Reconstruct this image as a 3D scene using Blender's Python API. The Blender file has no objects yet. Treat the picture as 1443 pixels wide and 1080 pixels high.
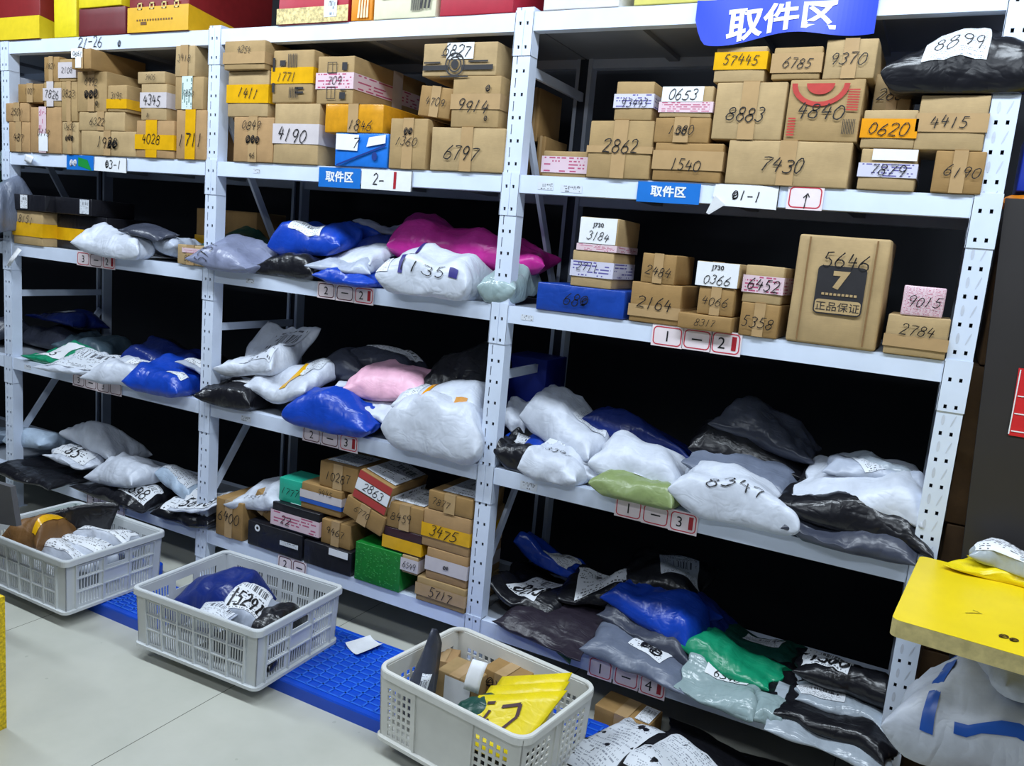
import bpy, bmesh, math, random
import numpy as np
from mathutils import Vector, Matrix, Euler, noise
PI = math.pi
SC = bpy.context.scene
COL = SC.collection

# ------------------------------------------------------------------ camera
YAW, PITCH, ROLL, FPX = -0.47033, -0.16404, 0.08976, 1151.95
cam_d = bpy.data.cameras.new('camera'); cam = bpy.data.objects.new('camera', cam_d); COL.objects.link(cam)
fwd = Vector((math.sin(YAW)*math.cos(PITCH), math.cos(YAW)*math.cos(PITCH), math.sin(PITCH)))
rgt = Vector((math.cos(YAW), -math.sin(YAW), 0)); upv = rgt.cross(fwd)
r2 = rgt*math.cos(ROLL) + upv*math.sin(ROLL); u2 = -rgt*math.sin(ROLL) + upv*math.cos(ROLL)
M = Matrix((r2, u2, -fwd)).transposed().to_4x4(); M.translation = Vector((1.428, -2.657, 1.681))
cam.matrix_world = M
cam_d.sensor_fit = 'HORIZONTAL'; cam_d.sensor_width = 36.0; cam_d.lens = FPX/1443*36.0
cam_d.clip_start = 0.05; cam_d.clip_end = 60
SC.camera = cam
# ------------------------------------------------------------------ light
w = bpy.data.worlds.new('world'); SC.world = w; w.use_nodes = True
bg = w.node_tree.nodes['Background']; bg.inputs[0].default_value = (0.55, 0.68, 1.0, 1); bg.inputs[1].default_value = 0.03
SC.view_settings.view_transform = 'Standard'; SC.view_settings.look = 'None'
SC.view_settings.gamma = 1.0; SC.view_settings.use_curve_mapping = False
SC.view_settings.exposure = 0.7
def area_light(name, loc, sx, sy, power, color, rot=(0, 0, 0)):
    d = bpy.data.lights.new(name, 'AREA'); d.shape = 'RECTANGLE'; d.size = sx; d.size_y = sy
    d.energy = power; d.color = color
    o = bpy.data.objects.new(name, d); COL.objects.link(o); o.location = loc; o.rotation_euler = rot
    return o
# rows of fluorescent ceiling fixtures above the aisle in front of the rack
for lx in (-2.9, -1.0, 0.9, 2.6):
    area_light('ceiling_tube_light', (lx, -1.05, 3.35), 1.25, 0.28, 27, (0.80, 0.90, 1.0), (math.radians(8), 0, 0))
for lx in (-1.6, 1.4):
    area_light('ceiling_tube_light', (lx, -3.2, 3.35), 1.25, 0.28, 15, (0.82, 0.91, 1.0), (math.radians(14), 0, 0))
# ------------------------------------------------------------------ materials
MATS = {}
def s2l(c):
    return tuple(((x/255)/12.92 if x/255 <= .04045 else ((x/255+.055)/1.055)**2.4) for x in c)
def newmat(name):
    m = bpy.data.materials.new(name); m.use_nodes = True
    nt = m.node_tree; b = nt.nodes['Principled BSDF']
    return m, nt, b
def nd(nt, typ, **kw):
    n = nt.nodes.new(typ)
    for k, v in kw.items(): setattr(n, k, v)
    return n
def math_n(nt, op, a, b=None):
    n = nd(nt, 'ShaderNodeMath', operation=op)
    for i, v in enumerate((a, b)):
        if v is None: continue
        if hasattr(v, 'is_linked'): nt.links.new(v, n.inputs[i])
        else: n.inputs[i].default_value = v
    return n.outputs[0]
def mixc(nt, fac, a, b):
    n = nd(nt, 'ShaderNodeMix', data_type='RGBA')
    for s, v in ((n.inputs[0], fac), (n.inputs[6], a), (n.inputs[7], b)):
        if hasattr(v, 'is_linked'): nt.links.new(v, s)
        elif s is n.inputs[0]: s.default_value = v
        else: s.default_value = (*v[:3], 1)
    return n.outputs[2]
def objvec(nt, scale):
    tc = nd(nt, 'ShaderNodeTexCoord'); mp = nd(nt, 'ShaderNodeMapping')
    mp.inputs['Scale'].default_value = scale
    nt.links.new(tc.outputs['Object'], mp.inputs[0]); return mp.outputs[0]
def noise_n(nt, vec, scale, detail=3, rough=.55):
    n = nd(nt, 'ShaderNodeTexNoise'); n.inputs['Scale'].default_value = scale
    n.inputs['Detail'].default_value = detail; n.inputs['Roughness'].default_value = rough
    nt.links.new(vec, n.inputs['Vector']); return n.outputs['Fac']
def bump(nt, b, h, strength, dist=.01):
    n = nd(nt, 'ShaderNodeBump'); n.inputs['Strength'].default_value = strength; n.inputs['Distance'].default_value = dist
    nt.links.new(h, n.inputs['Height']); nt.links.new(n.outputs[0], b.inputs['Normal'])
def ramp(nt, fac, a, b):
    n = nd(nt, 'ShaderNodeMapRange'); n.inputs[1].default_value = a; n.inputs[2].default_value = b
    nt.links.new(fac, n.inputs[0]); return n.outputs[0]
def plain(name, rgb, rough=.5, var=.12, scale=30, bmp=0.0, metallic=0.0, spec=.5):
    """surface of one colour with a little procedural unevenness"""
    if name in MATS: return MATS[name]
    m, nt, b = newmat(name); c = s2l(rgb)
    v = objvec(nt, (1, 1, 1)); f = noise_n(nt, v, scale)
    nt.links.new(mixc(nt, ramp(nt, f, .3, .7), tuple(x*(1-var) for x in c), tuple(min(1, x*(1+var)) for x in c)), b.inputs['Base Color'])
    b.inputs['Roughness'].default_value = rough; b.inputs['Metallic'].default_value = metallic
    b.inputs['Specular IOR Level'].default_value = spec
    if bmp: bump(nt, b, f, bmp)
    MATS[name] = m; return m
def cardboard(name, rgb):
    if name in MATS: return MATS[name]
    m, nt, b = newmat(name); c = s2l(rgb)
    v = objvec(nt, (1, 1, 1)); f = noise_n(nt, v, 9, 5, .6); g = noise_n(nt, objvec(nt, (6, 6, 90)), 6, 2)
    k = mixc(nt, ramp(nt, f, .3, .72), tuple(x*.8 for x in c), tuple(x*1.1 for x in c))
    k = mixc(nt, math_n(nt, 'MULTIPLY', ramp(nt, g, .4, .75), .18), k, tuple(x*.62 for x in c))
    nt.links.new(k, b.inputs['Base Color']); b.inputs['Roughness'].default_value = .72
    b.inputs['Specular IOR Level'].default_value = .3
    bump(nt, b, g, .12, .003); MATS[name] = m; return m
def plastic(name, rgb, rough=.32, crease=.55, spec=.5):
    """thin polythene of a mailing bag: small crumples in the bump, gloss"""
    if name in MATS: return MATS[name]
    m, nt, b = newmat(name); c = s2l(rgb)
    v = objvec(nt, (1, 1, 1))
    f = noise_n(nt, v, 12, 4, .6)
    def ridge(scale, sc):
        n = nd(nt, 'ShaderNodeTexNoise'); n.inputs['Scale'].default_value = sc; n.inputs['Detail'].default_value = 2; n.inputs['Distortion'].default_value = .6
        nt.links.new(objvec(nt, scale), n.inputs['Vector'])
        return math_n(nt, 'ABSOLUTE', math_n(nt, 'SUBTRACT', n.outputs['Fac'], .5))
    h = math_n(nt, 'ADD', math_n(nt, 'MULTIPLY', ridge((2.2, 1, 1), 5), 1.6), math_n(nt, 'MULTIPLY', ridge((1, 2.5, 1.4), 11), .9))
    h = math_n(nt, 'ADD', h, math_n(nt, 'MULTIPLY', f, .25))
    nt.links.new(mixc(nt, ramp(nt, f, .35, .7), tuple(x*.88 for x in c), tuple(min(1, x*1.08) for x in c)), b.inputs['Base Color'])
    b.inputs['Roughness'].default_value = rough; b.inputs['Specular IOR Level'].default_value = spec
    bump(nt, b, h, crease, .012); MATS[name] = m; return m
def printed(name, paper, ink, rows=14, cols=46, dens=.45, barcode=True, rough=.45):
    """paper with rows of small print and a bar code, laid out in the sheet's own UV"""
    if name in MATS: return MATS[name]
    m, nt, b = newmat(name)
    uv = nd(nt, 'ShaderNodeUVMap'); sp = nd(nt, 'ShaderNodeSeparateXYZ'); nt.links.new(uv.outputs[0], sp.inputs[0])
    oi = nd(nt, 'ShaderNodeObjectInfo')
    u, v = sp.outputs[0], sp.outputs[1]
    r = math_n(nt, 'MULTIPLY', v, rows); row = math_n(nt, 'FLOOR', r); fr = math_n(nt, 'FRACT', r)
    col = math_n(nt, 'FLOOR', math_n(nt, 'MULTIPLY', u, cols))
    cmb = nd(nt, 'ShaderNodeCombineXYZ'); nt.links.new(col, cmb.inputs[0]); nt.links.new(row, cmb.inputs[1]); nt.links.new(math_n(nt, 'MULTIPLY', oi.outputs['Random'], 91.), cmb.inputs[2])
    wn = nd(nt, 'ShaderNodeTexWhiteNoise', noise_dimensions='3D'); nt.links.new(cmb.outputs[0], wn.inputs[0])
    txt = math_n(nt, 'LESS_THAN', wn.outputs[0], dens)
    inrow = math_n(nt, 'MULTIPLY', math_n(nt, 'GREATER_THAN', fr, .3), math_n(nt, 'LESS_THAN', fr, .75))
    c2 = nd(nt, 'ShaderNodeCombineXYZ'); nt.links.new(math_n(nt, 'FLOOR', math_n(nt, 'MULTIPLY', u, 5)), c2.inputs[0]); nt.links.new(row, c2.inputs[1]); nt.links.new(math_n(nt, 'MULTIPLY', oi.outputs['Random'], 37.), c2.inputs[2])
    w2 = nd(nt, 'ShaderNodeTexWhiteNoise', noise_dimensions='3D'); nt.links.new(c2.outputs[0], w2.inputs[0])
    t = math_n(nt, 'MULTIPLY', math_n(nt, 'MULTIPLY', txt, inrow), math_n(nt, 'LESS_THAN', w2.outputs[0], .62))
    marg = math_n(nt, 'MULTIPLY', math_n(nt, 'GREATER_THAN', u, .06), math_n(nt, 'LESS_THAN', u, .94))
    t = math_n(nt, 'MULTIPLY', t, marg)
    if barcode:
        c3 = nd(nt, 'ShaderNodeCombineXYZ'); nt.links.new(math_n(nt, 'FLOOR', math_n(nt, 'MULTIPLY', u, 64)), c3.inputs[0]); nt.links.new(oi.outputs['Random'], c3.inputs[1])
        w3 = nd(nt, 'ShaderNodeTexWhiteNoise', noise_dimensions='2D'); nt.links.new(c3.outputs[0], w3.inputs[0])
        bar = math_n(nt, 'LESS_THAN', w3.outputs[0], .5)
        zone = math_n(nt, 'MULTIPLY', math_n(nt, 'MULTIPLY', math_n(nt, 'GREATER_THAN', v, .62), math_n(nt, 'LESS_THAN', v, .82)), math_n(nt, 'MULTIPLY', math_n(nt, 'GREATER_THAN', u, .3), math_n(nt, 'LESS_THAN', u, .9)))
        t = math_n(nt, 'ADD', math_n(nt, 'MULTIPLY', t, math_n(nt, 'SUBTRACT', 1., zone)), math_n(nt, 'MULTIPLY', bar, zone))
    nt.links.new(mixc(nt, math_n(nt, 'MULTIPLY', t, .85), s2l(paper), s2l(ink)), b.inputs['Base Color'])
    b.inputs['Roughness'].default_value = rough
    MATS[name] = m; return m

K_STEEL = plain('rack_steel_white_enamel', (216, 227, 246), .36, .05, 7)
K_STEELD = plain('rack_deck_enamel_shaded', (150, 156, 166), .5, .08, 5)  # white decks greyed: the shade between shelves is put into this colour
K_INK = plain('black_marker_ink', (16, 15, 18), .5, .1)
K_RED = plain('red_marker_ink', (165, 25, 40), .5, .1)
K_NAVYINK = plain('navy_print_ink', (45, 40, 120), .5, .1)
K_WHITE = plain('white_paper', (232, 234, 238), .6, .03)
K_PINKW = plain('pinkish_card', (236, 222, 226), .55, .03)
CB = [cardboard('cardboard_tan', (172, 143, 98)), cardboard('cardboard_pale', (182, 155, 112)),
      cardboard('cardboard_brown', (160, 126, 78)), cardboard('cardboard_warm', (178, 142, 98))]
BILL = printed('waybill_print', (228, 231, 236), (25, 26, 32))
BILL2 = printed('waybill_print_dense', (215, 220, 228), (40, 42, 55), 22, 60, .5, True)
BILL3 = printed('waybill_print_faint', (214, 218, 224), (120, 126, 138), 30, 80, .5, False)
BILL4 = printed('waybill_print_large', (208, 213, 224), (40, 42, 52), 9, 24, .5, True)
LABM = {'b': BILL, 'd': BILL2, 'w': K_WHITE, 'f': BILL3, 'B': BILL4}
TAPE = {
 'yellow': plain('yellow_packing_tape', (222, 168, 20), .22, .12, 14),
 'orange': plain('orange_packing_tape', (226, 150, 22), .22, .12, 14),
 'white': plain('whitish_packing_tape', (206, 198, 200), .25, .06, 14),
 'clear': plain('clear_packing_tape', (180, 149, 107), .2, .08, 14),
 'pink': printed('tape_with_pink_print', (222, 196, 204), (176, 40, 96), 5, 30, .7, False, .25),
 'purple': printed('tape_with_purple_print', (206, 204, 222), (62, 50, 140), 5, 30, .7, False, .25),
 'red': plain('red_packing_tape', (176, 62, 62), .3, .08, 14),
 'blue': plain('blue_packing_tape', (40, 90, 180), .3, .08, 14),
 'green': printed('tape_with_green_print', (212, 226, 222), (16, 90, 80), 5, 24, .7, False, .25),
}
BAGC = {
 'W': plastic('white_mailing_bag', (204, 210, 222), .4, .6), 'C': plastic('pale_grey_mailing_bag', (174, 182, 198), .36, .6),
 'L': plastic('light_blue_grey_bag', (176, 194, 214), .34, .6), 'G': plastic('grey_mailing_bag', (104, 112, 130), .34, .5),
 'D': plastic('dark_grey_mailing_bag', (62, 66, 80), .34, .55), 'K': plastic('black_mailing_bag', (24, 24, 29), .28, .55),
 'U': plastic('plum_black_mailing_bag', (44, 38, 48), .36, .5), 'B': plastic('blue_mailing_bag', (22, 66, 176), .28, .5),
 'N': plastic('navy_mailing_bag', (24, 44, 118), .3, .5), 'T': plastic('teal_grey_bag', (66, 84, 96), .4, .5),
 'E': plastic('green_mailing_bag', (20, 140, 100), .3, .5), 'F': plastic('dark_green_mailing_bag', (20, 72, 62), .34, .5),
 'P': plastic('pale_pink_mailing_bag', (238, 182, 204), .38, .45), 'M': plastic('magenta_mailing_bag', (206, 48, 154), .32, .5),
 'O': plastic('olive_mailing_bag', (132, 148, 96), .32, .5), 'S': plastic('silver_film', (170, 180, 190), .22, .6),
 'Y': plastic('yellow_mailing_bag', (236, 212, 20), .34, .4), 'R': plastic('film_grey_green', (150, 170, 172), .22, .7),
 'H': plastic('orange_pouch_film', (232, 136, 30), .34, .4), 'Q': plastic('brown_paper_packet', (120, 84, 44), .5, .6), 'X': plastic('grey_purple_mailing_bag', (128, 134, 160), .32, .5),
}
# ------------------------------------------------------------------ objects
def tag(o, label=None, cat=None, group=None, kind=None):
    if label: o['label'] = label
    if cat: o['category'] = cat
    if group: o['group'] = group
    if kind: o['kind'] = kind
    return o
def link(name, me, parent=None, mats=()):
    o = bpy.data.objects.new(name, me); COL.objects.link(o)
    for m in mats: me.materials.append(m)
    if parent is not None: o.parent = parent
    return o
def empty(name, loc=(0, 0, 0), rz=0.0):
    o = bpy.data.objects.new(name, None); COL.objects.link(o); o.location = loc; o.rotation_euler = (0, 0, rz)
    o.empty_display_size = .05
    return o
class MB:
    """collects vertices, faces, material slots and uvs of one mesh"""
    def __init__(s): s.v = []; s.f = []; s.m = []; s.uv = []
    def quad(s, a, b, c, d, mi=0, uv=((0, 0), (1, 0), (1, 1), (0, 1))):
        n = len(s.v); s.v += [tuple(a), tuple(b), tuple(c), tuple(d)]; s.f.append((n, n+1, n+2, n+3)); s.m.append(mi); s.uv.append(uv)
    def poly(s, pts, mi=0):
        n = len(s.v); s.v += [tuple(p) for p in pts]; s.f.append(tuple(range(n, n+len(pts)))); s.m.append(mi); s.uv.append(tuple((0, 0) for _ in pts))
    def box(s, x0, y0, z0, x1, y1, z1, mi=0):
        p = [(x0, y0, z0), (x1, y0, z0), (x1, y1, z0), (x0, y1, z0), (x0, y0, z1), (x1, y0, z1), (x1, y1, z1), (x0, y1, z1)]
        n = len(s.v); s.v += p
        for q in ((3, 2, 1, 0), (4, 5, 6, 7), (0, 1, 5, 4), (1, 2, 6, 5), (2, 3, 7, 6), (3, 0, 4, 7)):
            s.f.append(tuple(n+i for i in q)); s.m.append(mi); s.uv.append(((0, 0), (1, 0), (1, 1), (0, 1)))
    def bar(s, a, b, w, t, side, mi=0):
        """flat bar from a to b, width w along 'side', thickness t"""
        a = Vector(a); b = Vector(b); d = (b-a).normalized(); sd = Vector(side); sd = (sd - d*sd.dot(d)).normalized(); n = d.cross(sd)
        P = [p + sd*i*w/2 + n*j*t/2 for p in (a, b) for i, j in ((-1, -1), (1, -1), (1, 1), (-1, 1))]
        k = len(s.v); s.v += [tuple(p) for p in P]
        for q in ((3, 2, 1, 0), (4, 5, 6, 7), (0, 1, 5, 4), (1, 2, 6, 5), (2, 3, 7, 6), (3, 0, 4, 7)):
            s.f.append(tuple(k+i for i in q)); s.m.append(mi); s.uv.append(((0, 0), (1, 0), (1, 1), (0, 1)))
    def build(s, name, mats, parent=None, weld=True, smooth=False):
        me = bpy.data.meshes.new(name); me.from_pydata(s.v, [], s.f)
        if not isinstance(mats, (list, tuple)): mats = [mats]
        for m in mats: me.materials.append(m)
        me.polygons.foreach_set('material_index', s.m)
        uvl = me.uv_layers.new(name='UVMap'); k = 0
        flat = [c for t in s.uv for c in t]
        uvl.data.foreach_set('uv', [x for c in flat for x in c])
        if weld:
            bm = bmesh.new(); bm.from_mesh(me); bmesh.ops.remove_doubles(bm, verts=bm.verts, dist=1e-5)
            bmesh.ops.recalc_face_normals(bm, faces=bm.faces); bm.to_mesh(me); bm.free()
        if smooth: me.polygons.foreach_set('use_smooth', [True]*len(me.polygons))
        me.update()
        o = bpy.data.objects.new(name, me); COL.objects.link(o)
        if parent is not None: o.parent = parent
        return o
# ------------------------------------------------------------------ hand-written and printed characters
def arc(cx, cy, rx, ry, a0, a1, n=9):
    return [(cx+rx*math.cos(math.radians(a0+(a1-a0)*i/n)), cy+ry*math.sin(math.radians(a0+(a1-a0)*i/n))) for i in range(n+1)]
GL = {
 '0': [arc(.3, .5, .27, .48, 100, 460, 16)], '1': [[(.32, 1), (.3, .5), (.24, 0)]],
 '2': [arc(.3, .73, .25, .26, 165, -35, 9) + [(.04, .03), (.3, .06), (.62, .02)]],
 '3': [arc(.28, .76, .24, .22, 150, -80, 8) + arc(.28, .28, .28, .27, 80, -150, 9)],
 '4': [[(.25, 1), (.06, .42), (.6, .46)], [(.46, .8), (.4, 0)]],
 '5': [[(.56, .98), (.2, .96), (.13, .56)] + arc(.27, .3, .27, .29, 110, -140, 9)],
 '6': [[(.46, 1), (.18, .66)] + arc(.3, .27, .26, .26, 160, 500, 13)],
 '7': [[(.03, .9), (.28, .95), (.58, .92), (.38, .5), (.26, 0)]],
 '8': [arc(.32, .75, .21, .22, 20, 270, 8) + arc(.3, .27, .26, .26, 90, -270, 12) + arc(.32, .75, .21, .22, -90, 20, 5)],
 '9': [arc(.3, .7, .23, .26, 10, 370, 12) + [(.5, .4), (.38, 0)]],
 '-': [[(.06, .48), (.3, .52), (.55, .5)]], 'J': [[(.5, 1), (.46, .3)] + arc(.27, .25, .2, .24, 0, -150, 6)],
 '^': [[(.3, 0), (.32, 1)], [(.08, .72), (.32, 1), (.54, .74)]], 'x': [[(0, .8), (.5, .1)], [(.5, .85), (.05, .05)]],
 '~': [arc(.3, .5, .3, .4, 200, -150, 10) + arc(.35, .45, .2, .3, 30, 300, 7) + [(.1, .1), (.6, .3)]],
 '/': [[(.5, 1), (.1, 0)]], ' ': [],
}
def strokes(text, rnd, jit=.05, slant=.12):
    out = []; x = 0.0
    for ch in text:
        sx = rnd.uniform(.85, 1.1); dy = rnd.uniform(-.07, .07); sc = rnd.uniform(.88, 1.06)
        for st in GL.get(ch, GL['~']):
            out.append([(x + (px+slant*py)*sx + rnd.uniform(-jit, jit)*.5, dy + py*sc + rnd.uniform(-jit, jit)*.5) for px, py in st])
        x += .74*sx
    return out, max(x-.12, .3)
def resample(st, step):
    o = [st[0]]
    for a, b in zip(st, st[1:]):
        n = max(1, int(math.hypot(b[0]-a[0], b[1]-a[1])/step))
        o += [(a[0]+(b[0]-a[0])*i/n, a[1]+(b[1]-a[1])*i/n) for i in range(1, n+1)]
    return o
def ink(mb, text, center, h, mapf, rnd, width=.09, mi=0, rot=0.0, maxw=None, slant=.12):
    """marker strokes of text, 'center' and h in the flat 2D frame of mapf((x, y)) -> 3D point"""
    sts, wd = strokes(text, rnd, slant=slant)
    kx = h*1.0
    if maxw and wd*h > maxw: kx = maxw/wd
    cr, sr = math.cos(rot), math.sin(rot)
    for st in sts:
        st = resample(st, .16)
        pts = [((x-wd/2)*kx, (y-.5)*h) for x, y in st]
        pts = [(center[0]+x*cr-y*sr, center[1]+x*sr+y*cr) for x, y in pts]
        hw = width*h/2; L = []; R = []
        for i, p in enumerate(pts):
            a = pts[max(i-1, 0)]; b = pts[min(i+1, len(pts)-1)]; dx, dy = b[0]-a[0], b[1]-a[1]; l = math.hypot(dx, dy) or 1
            q = hw*(.75+.5*((i*7+len(pts)) % 5)/5)
            L.append((p[0]-dy/l*q, p[1]+dx/l*q)); R.append((p[0]+dy/l*q, p[1]-dx/l*q))
        for i in range(len(pts)-1):
            mb.quad(mapf(R[i]), mapf(R[i+1]), mapf(L[i+1]), mapf(L[i]), mi)
_glyph = {}
def glyphs(text, bold=0.0):
    """outline polygons of printed characters as 2D triangles"""
    key = (text, bold)
    if key not in _glyph:
        c = bpy.data.curves.new('lettering', 'FONT'); c.body = text; c.resolution_u = 3; c.offset = bold; c.align_x = 'CENTER'; c.align_y = 'CENTER'
        o = bpy.data.objects.new('lettering', c); COL.objects.link(o); bpy.context.view_layer.update()
        me = bpy.data.meshes.new_from_object(o.evaluated_get(bpy.context.evaluated_depsgraph_get()))
        vs = [v.co.to_2d()[:] for v in me.vertices]; xs = [v[0] for v in vs]; ys = [v[1] for v in vs]
        mx, my = (min(xs)+max(xs))/2, (min(ys)+max(ys))/2; hh = max(ys)-min(ys)
        _glyph[key] = ([((x-mx)/hh, (y-my)/hh) for x, y in vs], [tuple(p.vertices) for p in me.polygons])
        bpy.data.objects.remove(o); bpy.data.curves.remove(c); bpy.data.meshes.remove(me)
    return _glyph[key]
def letter(mb, text, center, h, mapf, mi=0, bold=0.0, sx=1.0, rot=0.0):
    vs, fs = glyphs(text, bold); n = len(mb.v); cr, sr = math.cos(rot), math.sin(rot)
    for x, y in vs:
        x *= h*sx; y *= h
        mb.v.append(tuple(mapf((center[0]+x*cr-y*sr, center[1]+x*sr+y*cr))))
    for f in fs:
        mb.f.append(tuple(n+i for i in f)); mb.m.append(mi); mb.uv.append(tuple((0, 0) for _ in f))
# ------------------------------------------------------------------ boxes
def cuts(n, r, k):
    a = [-n/2, -n/2+r*.35, -n/2+r]; b = [n/2-r, n/2-r*.35, n/2]
    return a + [-n/2+r+(n-2*r)*i/k for i in range(1, k)] + b
def box_mesh(name, w, d, h, mat, seed, r=.004, soft=.002, bulge=.004):
    r = min(r, w*.2, d*.2, h*.2); rnd = random.Random(seed)
    mb = MB(); off = Vector((rnd.random()*50, rnd.random()*50, rnd.random()*50))
    X, Y, Z = cuts(w, r, 4), cuts(d, r, 3), cuts(h, r, 4)
    def P(x, y, z):
        c = Vector((max(-w/2+r, min(w/2-r, x)), max(-d/2+r, min(d/2-r, y)), max(-h/2+r, min(h/2-r, z))))
        q = Vector((x, y, z)) - c
        if q.length > 1e-9: q = q.normalized()*r
        p = c+q
        fx, fy, fz = 1-(2*x/w)**2, 1-(2*y/d)**2, 1-(2*z/h)**2
        nv = noise.noise_vector(p*9+off)*soft
        b = Vector((bulge*fy*fz*(1 if x > 0 else -1)*(abs(2*x/w) > .99), bulge*fx*fz*(1 if y > 0 else -1)*(abs(2*y/d) > .99), -bulge*.4*fx*fy*(1 if z > 0 else -1)*(abs(2*z/h) > .99)))
        p = p + nv + b
        return (p.x, p.y+d/2, p.z+h/2)
    def face(A, B, f):
        for i in range(len(A)-1):
            for j in range(len(B)-1):
                mb.quad(f(A[i], B[j]), f(A[i+1], B[j]), f(A[i+1], B[j+1]), f(A[i], B[j+1]))
    face(X, Z, lambda a, b: P(a, -d/2, b)); face(X, Z, lambda a, b: P(a, d/2, b))
    face(Y, Z, lambda a, b: P(-w/2, a, b)); face(Y, Z, lambda a, b: P(w/2, a, b))
    face(X, Y, lambda a, b: P(a, b, -h/2)); face(X, Y, lambda a, b: P(a, b, h/2))
    return mb.build(name, mat, None, True, True)
OFF = .0058
def rect_front(mb, w, h, a, mi=0, e=OFF):
    """rectangle a=(x0,z0,x1,z1) in 0..1 of a box front"""
    x0, z0, x1, z1 = -w/2+a[0]*w, a[1]*h, -w/2+a[2]*w, a[3]*h
    mb.quad((x0, -e, z0), (x1, -e, z0), (x1, -e, z1), (x0, -e, z1), mi)
def make_box(name, label, x, y, z, w, d, h, cat='box', group=None, seed=1, mat=None, yaw=0, roll=0, pitch=0, num=None, npos=(.5, .5), nh=.34, tape=(), lab=(), extra=None, soft=.002, bulge=.004, r=.004, scrib=None, topbill=None, seam=True, nrot=0, J=None):
    rnd = random.Random(seed*13+5); bulge = min(bulge, .0022); soft = min(soft, .0018)
    o = box_mesh(name, w, d, h, mat or CB[seed % 4], seed, r, soft, bulge)
    z += w/2*abs(math.sin(math.radians(roll)))
    o.location = (x, y, z); o.rotation_euler = (math.radians(pitch), math.radians(roll), math.radians(yaw))
    tag(o, label, cat, group)
    e = OFF
    if seam and not tape and h > .07:
        tape = (('clear', 'v', .5, min(.28, .05/w)),)
    for ti, t in enumerate(tape):
        c, orient, pos, wd = t[:4]; mb = MB(); s = e*.7+.0006*ti
        if orient == 'h':
            z0, z1 = (pos-wd/2)*h, (pos+wd/2)*h; q = d*.96
            mb.quad((-w/2-s, -s, z0), (w/2+s, -s, z0), (w/2+s, -s, z1), (-w/2-s, -s, z1), 0)
            mb.quad((w/2+s, -s, z0), (w/2+s, q, z0), (w/2+s, q, z1), (w/2+s, -s, z1), 0)
            mb.quad((-w/2-s, q, z0), (-w/2-s, -s, z0), (-w/2-s, -s, z1), (-w/2-s, q, z1), 0)
        else:
            x0, x1 = -w/2+(pos-wd/2)*w, -w/2+(pos+wd/2)*w; q = d*.96
            mb.quad((x0, -s, .001), (x1, -s, .001), (x1, -s, h+.0015+.0006*ti), (x0, -s, h+.0015+.0006*ti), 0, ((0, 0), (0, 1), (1, 1), (1, 0)))
            mb.quad((x0, -s, h+.0015+.0006*ti), (x1, -s, h+.0015+.0006*ti), (x1, q, h+.0015+.0006*ti), (x0, q, h+.0015+.0006*ti), 0, ((0, 0), (0, 1), (1, 1), (1, 0)))
        mb.build('packing_tape', TAPE[c], o, False)
    for l in lab:
        mb = MB(); rect_front(mb, w, h, l[:4], 0, e*.9)
        mb.build('shipping_label', {'b': BILL, 'd': BILL2, 'w': K_WHITE, 'p': TAPE['pink']}[l[4]], o, False)
    if topbill:
        mb = MB(); a = topbill
        mb.quad((-w/2+a[0]*w, a[1]*d, h+.004), (-w/2+a[2]*w, a[1]*d, h+.004), (-w/2+a[2]*w, a[3]*d, h+.004), (-w/2+a[0]*w, a[3]*d, h+.004))
        mb.build('shipping_label', BILL, o, False)
    mapf = lambda p: (p[0], -e-.0012, p[1])
    if num:
        mb = MB(); hh = min(nh*h*.92, .068)
        ink(mb, num, (-w/2+npos[0]*w, npos[1]*h), hh, mapf, rnd, .088, 0, math.radians(nrot)-rnd.uniform(0, .09), maxw=w*.8, slant=rnd.uniform(.1, .34))
        mb.build('handwritten_number', K_INK, o, False)
    if J:
        mb = MB(); letter(mb, 'J730', (-w/2+J[0]*w, J[1]*h), .019, mapf, 0, .02, 1.1)
        mb.build('printed_text', K_INK, o, False)
    if scrib:
        mb = MB()
        for (txt, sx, sz, sh) in scrib:
            ink(mb, txt, (-w/2+sx*w, sz*h), sh*h, mapf, rnd, .12, 0, 0, maxw=w*.8)
        mb.build('pen_scribble', K_INK, o, False)
    if extra: extra(o, w, d, h)
    return o
# ------------------------------------------------------------------ soft bags on a height field of what already lies there
GX0, GX1, GY0, GY1, RES = -4.7, 2.6, -1.0, 0.75, 0.01
NX, NY = int(round((GX1-GX0)/RES))+1, int(round((GY1-GY0)/RES))+1
GXS = GX0+RES*np.arange(NX); GYS = GY0+RES*np.arange(NY)
FIELD = {}; FLOORZ = {}
def field(key, z0, droop=True):
    H = np.full((NX, NY), z0, float)
    if droop:
        over = np.clip(-GYS-.03, 0, None); H -= (over*.22)[None, :]
    FIELD[key] = H; FLOORZ[key] = H.copy(); return H
def fill_box(key, x0, x1, y0, y1, z):
    H = FIELD[key]; i0, i1 = np.searchsorted(GXS, (x0, x1)); j0, j1 = np.searchsorted(GYS, (y0, y1))
    H[i0:i1, j0:j1] = np.maximum(H[i0:i1, j0:j1], z)
def blur(A, r):
    for ax in (0, 1):
        k = 2*r+1; P = np.pad(A, [(r, r) if a == ax else (0, 0) for a in (0, 1)], mode='edge')
        c = np.cumsum(P, ax); z = np.zeros_like(np.take(c, [0], ax)); c = np.concatenate([z, c], ax)
        A = (np.take(c, range(k, c.shape[ax]), ax) - np.take(c, range(0, c.shape[ax]-k), ax))/k
    return A
def dilate(A, r):
    for ax in (0, 1):
        B = A.copy()
        for s in range(1, r+1):
            B = np.maximum(B, np.maximum(np.roll(A, s, ax), np.roll(A, -s, ax)))
        A = B
    return A
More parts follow.
